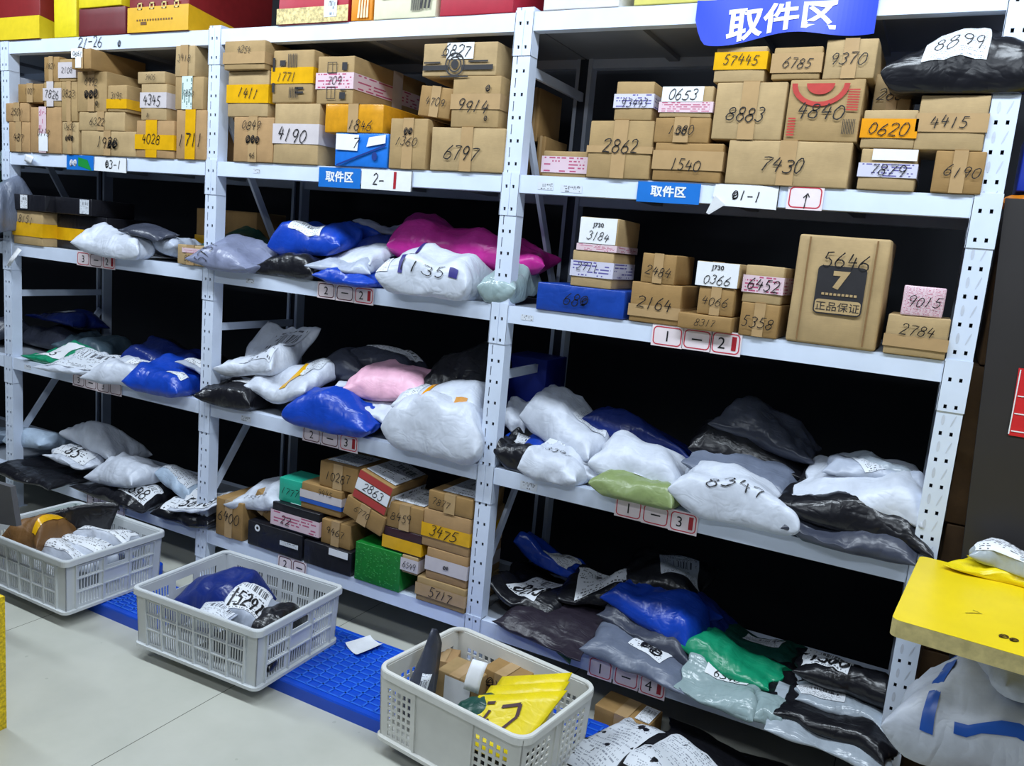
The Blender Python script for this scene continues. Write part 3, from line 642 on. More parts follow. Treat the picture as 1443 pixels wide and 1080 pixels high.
# ------------------------------------------------------------------ tables: name, label, level, x, y, z, width, depth, height, options
BOXES = [
('gift_carton', 'red and yellow gift carton at the left end of the rack top', 0, -2.8908, -0.004, 2.4892, 0.3696, 0.35, 0.3, {'mat': 'red', 'group': 'gift cartons on top of the rack', 'seam': False, 'extra': 'gift_yellow'}),
('gift_carton', 'narrow yellow gift carton, second from the left on the rack top', 0, -2.5109, -0.004, 2.4892, 0.1675, 0.35, 0.3, {'mat': 'yel', 'group': 'gift cartons on top of the rack', 'seam': False}),
('gift_carton', 'maroon carton under a yellow one on the rack top', 0, -2.241, -0.004, 2.4892, 0.3302, 0.35, 0.125, {'mat': 'maroon', 'group': 'gift cartons on top of the rack', 'seam': False}),
('gift_carton', 'large red and amber gift carton with pale lettering on the rack top', 0, -1.8545, -0.004, 2.4892, 0.3847, 0.5, 0.3, {'mat': 'red', 'group': 'gift cartons on top of the rack', 'seam': False, 'extra': 'gift_text'}),
('gift_carton', 'crimson carton with floral border and bar code on the rack top', 0, -0.9592, -0.004, 2.4892, 0.3576, 0.35, 0.3, {'mat': 'crim', 'group': 'gift cartons on top of the rack', 'seam': False, 'extra': 'floral'}),
('gift_carton', 'orange carton with pale stalks on the rack top', 0, -0.7136, -0.004, 2.4892, 0.1, 0.35, 0.3, {'mat': 'orange', 'group': 'gift cartons on top of the rack', 'seam': False, 'extra': 'stalks'}),
('gift_carton', 'cream carton with black print on the rack top', 0, -0.5129, -0.004, 2.4892, 0.2831, 0.35, 0.3, {'mat': 'cream', 'group': 'gift cartons on top of the rack', 'seam': False, 'extra': 'cream'}),
('gift_carton', 'plain crimson carton above the middle bay on the rack top', 0, -0.2021, -0.004, 2.4892, 0.3028, 0.35, 0.3, {'mat': 'crim', 'group': 'gift cartons on top of the rack', 'seam': False}),
('gift_carton', 'white carton with pink underside on the rack top', 0, 0.2077, -0.004, 2.4892, 0.2768, 0.35, 0.3, {'mat': 'white', 'group': 'gift cartons on top of the rack', 'seam': False}),
('gift_carton', 'pale yellow carton beside the blue banner on the rack top', 0, 0.5342, -0.004, 2.4892, 0.2743, 0.35, 0.3, {'mat': 'lime', 'group': 'gift cartons on top of the rack', 'seam': False}),
('gift_carton', 'yellow gift carton standing on the maroon one on the rack top', 0, -2.244, -0.012, 2.6142, 0.3038, 0.3, 0.235, {'mat': 'yel', 'group': 'gift cartons on top of the rack', 'seam': False}),
('cardboard_box', 'small brown carton with faint 487, bottom left corner in the upper left bay', 1, -2.8734, -0.008, 1.9393, 0.1734, 0.22, 0.149, {'num': '487', 'mat': 3, 'nh': 0.3}),
('cardboard_box', 'carton with vertical pink tape near the left end in the upper left bay', 1, -2.6566, -0.008, 1.9393, 0.2441, 0.22, 0.2231, {'tape': (('pink', 'v', 0.42, 0.24),), 'lab': ((0.3, 0.04, 0.6, 0.42, 'w'),), 'num': '0118', 'npos': (0.45, 0.45), 'nh': 0.17, 'mat': 3}),
('cardboard_box', 'small carton with scribbled dark stamp in the upper left bay', 1, -2.4641, -0.008, 1.9393, 0.1245, 0.22, 0.1533, {'num': '0632', 'npos': (0.5, 0.85), 'nh': 0.2, 'scrib': (('~~~', 0.5, 0.5, 0.2),), 'mat': 1}),
('cardboard_box', 'wide low carton with scribbled 1920 at the bottom in the upper left bay', 1, -2.1852, -0.008, 1.9393, 0.394, 0.22, 0.1139, {'num': '1920', 'npos': (0.5, 0.55), 'nh': 0.5, 'scrib': (('~~', 0.6, 0.5, 0.4),), 'mat': 1}),
('cardboard_box', 'cardboard box marked 4028 with crossed yellow tape in the upper left bay', 1, -1.8585, -0.008, 1.9393, 0.2508, 0.22, 0.1658, {'num': '4028', 'npos': (0.42, 0.5), 'nh': 0.28, 'tape': (('yellow', 'v', 0.42, 0.3), ('yellow', 'h', 0.42, 0.4)), 'mat': 3}),
('cardboard_box', 'cardboard box marked 1711 with vertical yellow tape in the upper left bay', 1, -1.6259, -0.008, 1.9393, 0.1877, 0.22, 0.2136, {'num': '1711', 'npos': (0.5, 0.4), 'nh': 0.3, 'tape': (('yellow', 'v', 0.5, 0.34),), 'mat': 3}),
('cardboard_box', 'cardboard box marked 2501 at the left upright in the upper left bay', 1, -2.8886, -0.008, 2.0893, 0.194, 0.22, 0.0934, {'num': '2501', 'mat': 3, 'nh': 0.4}),
('cardboard_box', 'cardboard box marked 6322 in the upper left bay', 1, -2.2321, -0.008, 2.0542, 0.3315, 0.22, 0.0865, {'num': '6322', 'npos': (0.42, 0.5), 'nh': 0.45, 'mat': 1}),
('cardboard_box', 'cardboard box marked 0823 in the upper left bay', 1, -2.4716, -0.008, 2.0936, 0.1198, 0.22, 0.1889, {'num': '0823', 'npos': (0.5, 0.7), 'nh': 0.2, 'mat': 0}),
('cardboard_box', 'cardboard box marked 1007 in the upper left bay', 1, -2.7777, -0.008, 2.1838, 0.2084, 0.22, 0.0918, {'num': '1007', 'npos': (0.5, 0.6), 'nh': 0.35, 'mat': 2}),
('cardboard_box', 'cardboard box marked 7826 wrapped in pinkish tape in the upper left bay', 1, -2.601, -0.008, 2.1634, 0.1337, 0.22, 0.1185, {'num': '7826', 'npos': (0.5, 0.5), 'nh': 0.35, 'tape': (('white', 'h', 0.5, 0.5), ('white', 'v', 0.4, 0.4)), 'mat': 0}),
('cardboard_box', 'cardboard box marked 6992 with scribbles in the upper left bay', 1, -2.3029, -0.008, 2.1417, 0.2135, 0.22, 0.1844, {'num': '6992', 'npos': (0.5, 0.75), 'nh': 0.2, 'scrib': (('~~~', 0.5, 0.45, 0.25), ('~', 0.7, 0.2, 0.15)), 'mat': 0}),
('cardboard_box', 'cardboard box marked 3195 with yellow tape in the upper left bay', 1, -2.1205, -0.008, 2.1417, 0.1355, 0.22, 0.1212, {'num': '3195', 'npos': (0.5, 0.6), 'nh': 0.26, 'tape': (('yellow', 'h', 0.3, 0.36),), 'mat': 0}),
('cardboard_box', 'cardboard box marked 4345 on a white band in the upper left bay', 1, -1.8696, -0.008, 2.1061, 0.1673, 0.22, 0.1606, {'num': '4345', 'npos': (0.45, 0.55), 'nh': 0.3, 'tape': (('white', 'h', 0.55, 0.42),), 'mat': 1, 'scrib': (('8', 0.3, 0.13, 0.12),)}),
('cardboard_box', 'cardboard box marked 1853 with green printed tape in the upper left bay', 1, -1.6429, -0.008, 2.1539, 0.1736, 0.22, 0.1407, {'num': '1853', 'npos': (0.5, 0.5), 'nh': 0.2, 'tape': (('green', 'v', 0.45, 0.38),), 'mat': 0}),
('cardboard_box', 'cardboard box marked 3405 lying flat high in the upper left bay', 1, -1.8899, -0.008, 2.2678, 0.1792, 0.22, 0.0526, {'num': '3405', 'mat': 1, 'nh': 0.5}),
('cardboard_box', 'cardboard box marked 1821 in the upper left bay', 1, -2.6085, -0.008, 2.2829, 0.1166, 0.22, 0.1181, {'num': '1821', 'npos': (0.5, 0.62), 'nh': 0.25, 'mat': 2}),
('cardboard_box', 'cardboard box marked 2108 wrapped in white film in the upper left bay', 1, -2.484, -0.008, 2.2835, 0.127, 0.22, 0.1047, {'num': '2108', 'tape': (('white', 'h', 0.5, 0.7),), 'mat': 0, 'nh': 0.3}),
('cardboard_box', 'cardboard box marked 3418 topmost beside the second upright in the upper left bay', 1, -1.6739, -0.008, 2.2956, 0.1204, 0.22, 0.131, {'num': '3418', 'npos': (0.5, 0.6), 'nh': 0.25, 'mat': 1, 'tape': (('clear', 'v', 0.5, 0.4),)}),
('cardboard_box', 'cardboard box marked 0661 with white label, jutting out high in the upper left bay', 1, -2.308, -0.06, 2.3271, 0.1369, 0.3, 0.0914, {'num': '0661', 'npos': (0.35, 0.75), 'nh': 0.28, 'lab': ((0.02, 0.55, 0.62, 1.0, 'w'), (0.25, 0.05, 0.55, 0.55, 'w')), 'mat': 2}),
('cardboard_box', 'plain dark carton behind the 3195 box in the upper left bay', 1, -2.4115, 0.25, 1.9393, 0.2215, 0.2, 0.449, {'mat': 2}),
('cardboard_box', 'cardboard box marked 0849 with scribbles in the upper middle bay', 1, -1.2504, -0.008, 1.9393, 0.2278, 0.22, 0.1862, {'num': '0849', 'npos': (0.45, 0.82), 'nh': 0.22, 'scrib': (('~~~', 0.5, 0.5, 0.2), ('96', 0.5, 0.14, 0.12)), 'mat': 3}),
('cardboard_box', 'cardboard box marked 4190 with a white tape band in the upper middle bay', 1, -1.0136, -0.008, 1.9393, 0.2404, 0.22, 0.2412, {'num': '4190', 'npos': (0.42, 0.48), 'nh': 0.24, 'tape': (('white', 'h', 0.5, 0.33),), 'mat': 1}),
('parcel_packet', 'blue wrapped packet with white labels marked 7 in the upper middle bay', 1, -0.6757, -0.008, 1.9393, 0.2583, 0.22, 0.1288, {'num': '7', 'npos': (0.4, 0.75), 'nh': 0.4, 'mat': 'bluebox', 'extra': 'bluepack', 'seam': False}),
('cardboard_box', 'cardboard box marked 1360 with a torn open top in the upper middle bay', 1, -0.4535, -0.008, 1.9393, 0.1702, 0.22, 0.1872, {'num': '1360', 'npos': (0.45, 0.55), 'nh': 0.2, 'scrib': (('~~', 0.5, 0.75, 0.16),), 'mat': 0, 'soft': 0.006, 'bulge': 0.008}),
('cardboard_box', 'cardboard box marked 6797 in the upper middle bay', 1, -0.1912, -0.008, 1.9393, 0.3122, 0.22, 0.1569, {'num': '6797', 'npos': (0.42, 0.42), 'nh': 0.36, 'mat': 1}),
('cardboard_box', 'cardboard box marked 1411 with yellow tape in the upper middle bay', 1, -1.2902, -0.008, 2.1265, 0.2322, 0.22, 0.1862, {'num': '1411', 'npos': (0.5, 0.52), 'nh': 0.24, 'tape': (('yellow', 'h', 0.5, 0.4),), 'mat': 1}),
('cardboard_box', 'cardboard box marked 1771 with yellow band and black marks in the upper middle bay', 1, -1.0455, -0.008, 2.1815, 0.217, 0.22, 0.21, {'num': '1771', 'npos': (0.35, 0.5), 'nh': 0.18, 'tape': (('yellow', 'h', 0.52, 0.3),), 'extra': 'marks', 'mat': 0, 'soft': 0.006, 'bulge': 0.01, 'r': 0.008}),
('cardboard_box', 'cardboard box marked 1846 covered in amber tape in the upper middle bay', 1, -0.7204, -0.008, 2.0691, 0.2879, 0.3, 0.1089, {'num': '1846', 'npos': (0.62, 0.25), 'nh': 0.4, 'mat': 'amber', 'soft': 0.004}),
('cardboard_box', 'long carton with pink printed tape and black marks in the upper middle bay', 1, -0.8227, -0.008, 2.179, 0.1829, 0.5, 0.1823, {'num': '709', 'npos': (0.5, 0.5), 'nh': 0.2, 'tape': (('pink', 'h', 0.48, 0.34),), 'extra': 'marks2', 'mat': 0}),
('cardboard_box', 'cardboard box marked 9914 wrapped in clear tape in the upper middle bay', 1, -0.169, -0.008, 2.0972, 0.1999, 0.22, 0.1801, {'num': '9914', 'npos': (0.45, 0.42), 'nh': 0.28, 'tape': (('clear', 'h', 0.5, 0.3),), 'scrib': (('~', 0.75, 0.75, 0.15), ('~', 0.75, 0.18, 0.12)), 'mat': 0}),
('cardboard_box', 'cardboard box marked 4709 leaning left of the 9914 box in the upper middle bay', 1, -0.3601, 0.01, 2.1275, 0.1427, 0.22, 0.1105, {'num': '4709', 'npos': (0.5, 0.5), 'nh': 0.3, 'mat': 2, 'roll': 6}),
('cardboard_box', 'cardboard box marked 4254 topmost beside the second upright in the upper middle bay', 1, -1.2953, -0.03, 2.3137, 0.2302, 0.3, 0.1158, {'num': '4254', 'npos': (0.5, 0.68), 'nh': 0.26, 'mat': 0, 'soft': 0.004, 'tape': (('clear', 'h', 0.4, 0.4),)}),
('cardboard_box', 'cardboard box marked 6827 with camera emblem in the upper middle bay', 1, -0.2528, -0.008, 2.2782, 0.3155, 0.26, 0.116, {'num': '6827', 'npos': (0.46, 0.76), 'nh': 0.4, 'lab': ((0.34, 0.5, 0.7, 0.99, 'w'),), 'extra': 'camera', 'mat': 1, 'seam': False}),
('cardboard_box', 'cardboard box marked 2862 with taped cross in the upper right bay', 1, 0.4035, -0.008, 1.9393, 0.2237, 0.22, 0.1876, {'num': '2862', 'npos': (0.5, 0.55), 'nh': 0.26, 'mat': 0, 'tape': (('clear', 'v', 0.5, 0.22), ('clear', 'h', 0.5, 0.12))}),
('cardboard_box', 'cardboard box marked 1540 taped all over in the upper right bay', 1, 0.6393, -0.008, 1.9393, 0.2234, 0.22, 0.1195, {'num': '1540', 'npos': (0.48, 0.42), 'nh': 0.34, 'mat': 2, 'tape': (('clear', 'h', 0.55, 0.5),)}),
('cardboard_box', 'cardboard box marked 7430 the widest in the upper right bay', 1, 0.9488, -0.008, 1.9393, 0.3628, 0.3, 0.1326, {'num': '7430', 'npos': (0.45, 0.46), 'nh': 0.36, 'mat': 1}),
('cardboard_box', 'cardboard box marked 7879 with white label in the upper right bay', 1, 1.2327, -0.008, 1.9393, 0.1503, 0.22, 0.1165, {'num': '7879', 'npos': (0.5, 0.5), 'nh': 0.3, 'lab': ((0.2, 0.72, 0.99, 0.99, 'w'),), 'tape': (('purple', 'h', 0.48, 0.34),), 'mat': 1}),
('cardboard_box', 'cardboard box marked 6190 at the right upright in the upper right bay', 1, 1.4154, -0.008, 1.9393, 0.1261, 0.22, 0.1153, {'num': '6190', 'npos': (0.55, 0.52), 'nh': 0.3, 'mat': 2}),
('cardboard_box', 'cardboard box marked 1380 overwritten in the upper right bay', 1, 0.6085, -0.008, 2.0598, 0.1823, 0.22, 0.0779, {'num': '1380', 'npos': (0.48, 0.52), 'nh': 0.42, 'scrib': (('00', 0.5, 0.5, 0.32),), 'mat': 2}),
('cardboard_box', 'cardboard box marked 93493 with a white tape band in the upper right bay', 1, 0.4364, -0.008, 2.1279, 0.1306, 0.22, 0.1231, {'num': '93493', 'npos': (0.5, 0.45), 'nh': 0.24, 'tape': (('purple', 'h', 0.5, 0.36),), 'mat': 0}),
('cardboard_box', 'cardboard box marked 0653 on white paper in the upper right bay', 1, 0.6132, -0.008, 2.1388, 0.1694, 0.22, 0.0951, {'num': '0653', 'npos': (0.42, 0.74), 'nh': 0.38, 'lab': ((0.02, 0.5, 0.82, 0.99, 'w'),), 'tape': (('pink', 'h', 0.33, 0.34),), 'mat': 1}),
('cardboard_box', 'cardboard box marked 8883 in the upper right bay', 1, 0.8132, -0.008, 2.0729, 0.2147, 0.28, 0.172, {'num': '8883', 'npos': (0.45, 0.45), 'nh': 0.28, 'mat': 1}),
('cardboard_box', 'cardboard box marked 4840 with red ring print in the upper right bay', 1, 1.0334, -0.008, 2.0729, 0.2102, 0.26, 0.1777, {'num': '4840', 'npos': (0.45, 0.48), 'nh': 0.28, 'extra': 'ring', 'mat': 0, 'seam': False}),
('cardboard_box', 'cardboard box marked 0620 with yellow tape in the upper right bay', 1, 1.2196, -0.008, 2.0568, 0.1424, 0.22, 0.1075, {'num': '0620', 'npos': (0.48, 0.5), 'nh': 0.36, 'tape': (('orange', 'h', 0.52, 0.5),), 'mat': 1}),
('cardboard_box', 'cardboard box marked 4415 wrapped in glossy tape in the upper right bay', 1, 1.3778, -0.008, 2.0556, 0.1725, 0.22, 0.1493, {'num': '4415', 'npos': (0.45, 0.52), 'nh': 0.24, 'tape': (('clear', 'h', 0.5, 0.34),), 'mat': 1}),
('cardboard_box', 'cardboard box marked 7445 with yellow tape under the banner in the upper right bay', 1, 0.7694, -0.008, 2.2459, 0.155, 0.22, 0.1042, {'num': '57445', 'npos': (0.5, 0.62), 'nh': 0.32, 'tape': (('yellow', 'h', 0.6, 0.5),), 'mat': 1}),
('cardboard_box', 'cardboard box marked 6785 under the banner in the upper right bay', 1, 0.9375, -0.008, 2.2516, 0.1397, 0.22, 0.0936, {'num': '6785', 'npos': (0.5, 0.5), 'nh': 0.36, 'tape': (('clear', 'h', 0.5, 0.6),), 'mat': 0}),
('cardboard_box', 'cardboard box marked 9370 with glossy right side in the upper right bay', 1, 1.0867, -0.008, 2.2516, 0.1419, 0.3, 0.1109, {'num': '9370', 'npos': (0.45, 0.5), 'nh': 0.34, 'mat': 1}),
('cardboard_box', 'cardboard box marked 286 half behind a black bag in the upper right bay', 1, 1.2095, 0.07, 2.1654, 0.1036, 0.2, 0.1157, {'num': '286', 'npos': (0.4, 0.5), 'nh': 0.3, 'mat': 1}),
('cardboard_box', 'plain carton behind the third upright, upper of two in the upper right bay', 1, -0.0611, 0.26, 2.0903, 0.0353, 0.2, 0.1991, {'mat': 2}),
('cardboard_box', 'plain carton behind the third upright, lower of two in the upper right bay', 1, -0.0217, 0.26, 1.9383, 0.0355, 0.2, 0.1724, {'mat': 2}),
('cardboard_box', 'flat carton with pink printed tape left of the 2862 box in the upper right bay', 1, 0.1676, 0.08, 1.9393, 0.172, 0.2, 0.0954, {'tape': (('pink', 'h', 0.5, 0.6),), 'mat': 0}),
('cardboard_box', 'cardboard box marked 8151 with yellow tape on the shelf tagged 3-2', 2, -2.8073, -0.008, 1.4709, 0.2451, 0.3, 0.1748, {'num': '8151', 'npos': (0.45, 0.75), 'nh': 0.26, 'tape': (('yellow', 'h', 0.45, 0.4),), 'mat': 1}),
('wrapped_parcel', 'black wrapped carton with broad yellow band on the shelf tagged 3-2', 2, -2.5447, 0.07, 1.4709, 0.4986, 0.26, 0.1752, {'mat': 'black', 'tape': (('yellow', 'h', 0.42, 0.36),), 'seam': False, 'soft': 0.004}),
('wrapped_parcel', 'flat black parcel with small white label at left end on the shelf tagged 3-2', 2, -2.8101, -0.02, 1.6471, 0.3302, 0.28, 0.0805, {'mat': 'black', 'lab': ((0.4, 0.1, 0.58, 0.95, 'b'),), 'soft': 0.004, 'seam': False}),
('wrapped_parcel', 'flat black parcel with grey label on the banded carton on the shelf tagged 3-2', 2, -2.5002, 0.03, 1.6471, 0.2816, 0.25, 0.0823, {'mat': 'black', 'lab': ((0.72, 0.1, 0.97, 0.95, 'd'),), 'soft': 0.004, 'seam': False}),
('cardboard_box', 'cardboard box marked 8088 with purple stamp on the shelf tagged 3-2', 2, -1.6074, -0.008, 1.4709, 0.1731, 0.2, 0.0895, {'num': '8088', 'npos': (0.5, 0.35), 'nh': 0.36, 'lab': ((0.2, 0.62, 0.9, 0.86, 'p'),), 'mat': 1}),
('cardboard_box', 'brown carton with yellow band behind second upright on the shelf tagged 3-2', 2, -1.7341, 0.31, 1.4709, 0.4094, 0.2, 0.266, {'tape': (('yellow', 'h', 0.35, 0.3),), 'mat': 2}),
('wrapped_parcel', 'flat blue wrapped parcel at left end on the shelf tagged 1-2', 2, 0.3151, -0.008, 1.4709, 0.3304, 0.3, 0.0967, {'mat': 'blueb', 'num': '68~', 'npos': (0.45, 0.5), 'nh': 0.5, 'seam': False, 'soft': 0.005, 'bulge': 0.012}),
('cardboard_box', 'cardboard box marked 2711 with purple printed tape on the shelf tagged 1-2', 2, 0.3497, -0.008, 1.5686, 0.152, 0.22, 0.1237, {'num': '2711', 'npos': (0.38, 0.55), 'nh': 0.24, 'tape': (('purple', 'h', 0.5, 0.44),), 'mat': 1}),
('cardboard_box', 'small box under white label J730 3184 on the shelf tagged 1-2', 2, 0.3595, -0.008, 1.6934, 0.1401, 0.22, 0.1127, {'num': '3184', 'npos': (0.5, 0.45), 'nh': 0.28, 'lab': ((0.02, 0.22, 0.98, 0.99, 'w'),), 'mat': 1, 'tape': (('pink', 'h', 0.1, 0.2),), 'J': (0.5, 0.76)}),
('cardboard_box', 'cardboard box marked 2164 on the shelf tagged 1-2', 2, 0.5874, -0.008, 1.4709, 0.1725, 0.22, 0.1332, {'num': '2164', 'npos': (0.48, 0.5), 'nh': 0.34, 'mat': 2, 'tape': (('clear', 'h', 0.3, 0.3),)}),
('cardboard_box', 'cardboard box marked 2484 on the shelf tagged 1-2', 2, 0.5856, -0.008, 1.6051, 0.1162, 0.22, 0.0972, {'num': '2484', 'npos': (0.5, 0.42), 'nh': 0.36, 'mat': 2}),
('cardboard_box', 'cardboard box marked 8317 jutting out low on the shelf tagged 1-2', 2, 0.7655, -0.03, 1.4709, 0.1756, 0.22, 0.0505, {'num': '8317', 'npos': (0.5, 0.5), 'nh': 0.5, 'mat': 2}),
('cardboard_box', 'cardboard box marked 4066 on the shelf tagged 1-2', 2, 0.7906, -0.02, 1.5224, 0.1153, 0.22, 0.0904, {'num': '4066', 'npos': (0.48, 0.5), 'nh': 0.34, 'mat': 2}),
('cardboard_box', 'small box with white label J730 0366 on the shelf tagged 1-2', 2, 0.7861, -0.02, 1.6138, 0.1374, 0.22, 0.0777, {'num': '0366', 'npos': (0.5, 0.3), 'nh': 0.42, 'lab': ((0.01, 0.01, 0.99, 0.99, 'w'),), 'mat': 1, 'J': (0.5, 0.76)}),
('cardboard_box', 'cardboard box marked 5358 on the shelf tagged 1-2', 2, 0.931, -0.008, 1.4709, 0.1192, 0.22, 0.1047, {'num': '5358', 'npos': (0.45, 0.42), 'nh': 0.36, 'mat': 2}),
('cardboard_box', 'cardboard box marked 6452 with pink taped band on the shelf tagged 1-2', 2, 0.9289, -0.008, 1.5766, 0.1184, 0.22, 0.1164, {'num': '6452', 'npos': (0.5, 0.5), 'nh': 0.36, 'tape': (('pink', 'h', 0.5, 0.46),), 'mat': 1}),
('cardboard_box', 'cardboard box marked 5646 with a black 7 emblem, the tallest on the shelf tagged 1-2', 2, 1.1471, -0.008, 1.4709, 0.2584, 0.26, 0.3289, {'num': '5646', 'npos': (0.55, 0.78), 'nh': 0.15, 'extra': 'seven', 'mat': 1, 'soft': 0.008, 'bulge': 0.014, 'r': 0.008, 'seam': False}),
('cardboard_box', 'cardboard box marked 2784 at right end on the shelf tagged 1-2', 2, 1.3802, -0.008, 1.4709, 0.1633, 0.22, 0.117, {'num': '2784', 'npos': (0.48, 0.66), 'nh': 0.3, 'mat': 1, 'tape': (('clear', 'h', 0.35, 0.3),)}),
('cardboard_box', 'small pink printed box marked 9015 on the shelf tagged 1-2', 2, 1.3826, -0.008, 1.5889, 0.1092, 0.22, 0.0857, {'num': '9015', 'npos': (0.5, 0.5), 'nh': 0.4, 'mat': 'pinkw', 'seam': False}),
('cardboard_box', 'cardboard box marked 6400 at left end on the lowest middle shelf', 4, -1.3162, -0.008, 0.241, 0.1674, 0.26, 0.1795, {'num': '6400', 'npos': (0.5, 0.55), 'nh': 0.3, 'mat': 2}),
('wrapped_parcel', 'black carton with white ring behind the crate on the lowest middle shelf', 4, -1.0373, -0.008, 0.241, 0.3215, 0.28, 0.1155, {'mat': 'black', 'extra': 'black_ring', 'seam': False}),
('wrapped_parcel', 'black wrapped carton right of the ringed one on the lowest middle shelf', 4, -0.7351, -0.008, 0.241, 0.2585, 0.28, 0.1058, {'mat': 'black', 'seam': False, 'lab': ((0.55, 0.7, 0.95, 0.99, 'w'),)}),
('cardboard_box', 'green carton with fine pale print on the lowest middle shelf', 4, -0.4697, -0.008, 0.241, 0.2308, 0.2, 0.168, {'mat': 'green', 'extra': 'green', 'seam': False}),
('cardboard_box', 'cardboard box marked 5717 wrapped in amber tape on the lowest middle shelf', 4, -0.1543, -0.008, 0.241, 0.2281, 0.28, 0.1012, {'num': '5717', 'npos': (0.5, 0.5), 'nh': 0.44, 'mat': 0, 'tape': (('clear', 'h', 0.5, 0.5),)}),
('wrapped_parcel', 'black flat carton with white taped band on the lowest middle shelf', 4, -0.9283, 0.0, 0.3575, 0.2703, 0.26, 0.1152, {'mat': 'black', 'tape': (('pink', 'h', 0.4, 0.6),), 'num': '22', 'npos': (0.3, 0.4), 'nh': 0.4, 'topbill': (0.3, 0.1, 0.9, 0.5)}),
('cardboard_box', 'cardboard box marked 9467 on the lowest middle shelf', 4, -0.7083, 0.01, 0.3478, 0.1604, 0.24, 0.1092, {'num': '9467', 'npos': (0.5, 0.6), 'nh': 0.34, 'mat': 2}),
('cardboard_box', 'carton with pinkish tape under the 3475 box on the lowest middle shelf', 4, -0.1387, -0.004, 0.3432, 0.1885, 0.28, 0.1308, {'tape': (('white', 'h', 0.5, 0.44),), 'scrib': (('~~', 0.5, 0.5, 0.14),), 'mat': 3}),
('cardboard_box', 'cardboard box marked 6549 with white tape on the lowest middle shelf', 4, -0.3113, -0.004, 0.335, 0.0779, 0.28, 0.076, {'num': '6549', 'npos': (0.5, 0.5), 'nh': 0.4, 'tape': (('white', 'h', 0.5, 0.7),), 'mat': 1}),
('cardboard_box', 'cardboard box marked 0243 tilted right of the 6400 box on the lowest middle shelf', 4, -1.165, 0.03, 0.3575, 0.127, 0.2, 0.094, {'num': '0243', 'npos': (0.5, 0.5), 'nh': 0.34, 'mat': 2, 'roll': 24}),
('cardboard_box', 'small teal box marked 1777 on the lowest middle shelf', 4, -0.9905, 0.03, 0.4737, 0.1311, 0.14, 0.1079, {'num': '1777', 'npos': (0.5, 0.5), 'nh': 0.36, 'mat': 'teal', 'seam': False}),
('cardboard_box', 'cardboard box marked 9445 with blue and white tape on the lowest middle shelf', 4, -0.806, 0.02, 0.4737, 0.2224, 0.24, 0.1177, {'num': '9445', 'npos': (0.6, 0.8), 'nh': 0.26, 'tape': (('blue', 'h', 0.34, 0.16), ('white', 'h', 0.58, 0.3)), 'mat': 2}),
('cardboard_box', 'cardboard box marked 10287 with a label on top on the lowest middle shelf', 4, -0.7277, 0.03, 0.5925, 0.2051, 0.24, 0.1102, {'num': '10287', 'npos': (0.5, 0.5), 'nh': 0.4, 'mat': 2, 'topbill': (0.1, 0.1, 0.9, 0.8)}),
('cardboard_box', 'cardboard box marked 6770 tilted on the lowest middle shelf', 4, -0.564, -0.01, 0.458, 0.2079, 0.24, 0.0886, {'num': '6770', 'npos': (0.45, 0.62), 'nh': 0.34, 'mat': 2, 'roll': 16}),
('cardboard_box', 'tilted white and red carton marked 2863 with waybill on top on the lowest middle shelf', 4, -0.5342, -0.005, 0.5476, 0.1738, 0.26, 0.133, {'num': '2863', 'npos': (0.5, 0.55), 'nh': 0.3, 'mat': 2, 'roll': 16, 'extra': 'redwhite', 'topbill': (0.06, 0.08, 0.95, 0.95), 'seam': False}),
('wrapped_parcel', 'plum carton with broad yellow tape on the lowest middle shelf', 4, -0.3579, 0.0, 0.412, 0.1865, 0.26, 0.0958, {'mat': 'plum', 'tape': (('yellow', 'h', 0.35, 0.55),)}),
('cardboard_box', 'cardboard box marked 8459 with a label on top on the lowest middle shelf', 4, -0.3534, 0.0, 0.5088, 0.1799, 0.26, 0.1071, {'num': '8459', 'npos': (0.4, 0.5), 'nh': 0.36, 'mat': 2, 'topbill': (0.1, 0.1, 0.9, 0.9)}),
('cardboard_box', 'cardboard box marked 3475 with broad yellow tape on the lowest middle shelf', 4, -0.1534, -0.004, 0.475, 0.2172, 0.28, 0.1538, {'num': '3475', 'npos': (0.45, 0.46), 'nh': 0.32, 'tape': (('yellow', 'h', 0.45, 0.36),), 'mat': 3}),
('cardboard_box', 'cardboard box marked 7877 with waybill on top, beside third upright on the lowest middle shelf', 4, -0.1443, -0.004, 0.6298, 0.2024, 0.26, 0.0774, {'num': '7877', 'npos': (0.3, 0.5), 'nh': 0.4, 'mat': 2, 'topbill': (0.25, 0.08, 0.97, 0.92)}),
('storage_box', 'deep blue carton at the back of the shelf tagged 1-3, left end', 3, -0.0495, 0.36, 0.8552, 0.1933, 0.2, 0.3836, {'mat': 'deepblue', 'seam': False}),
]
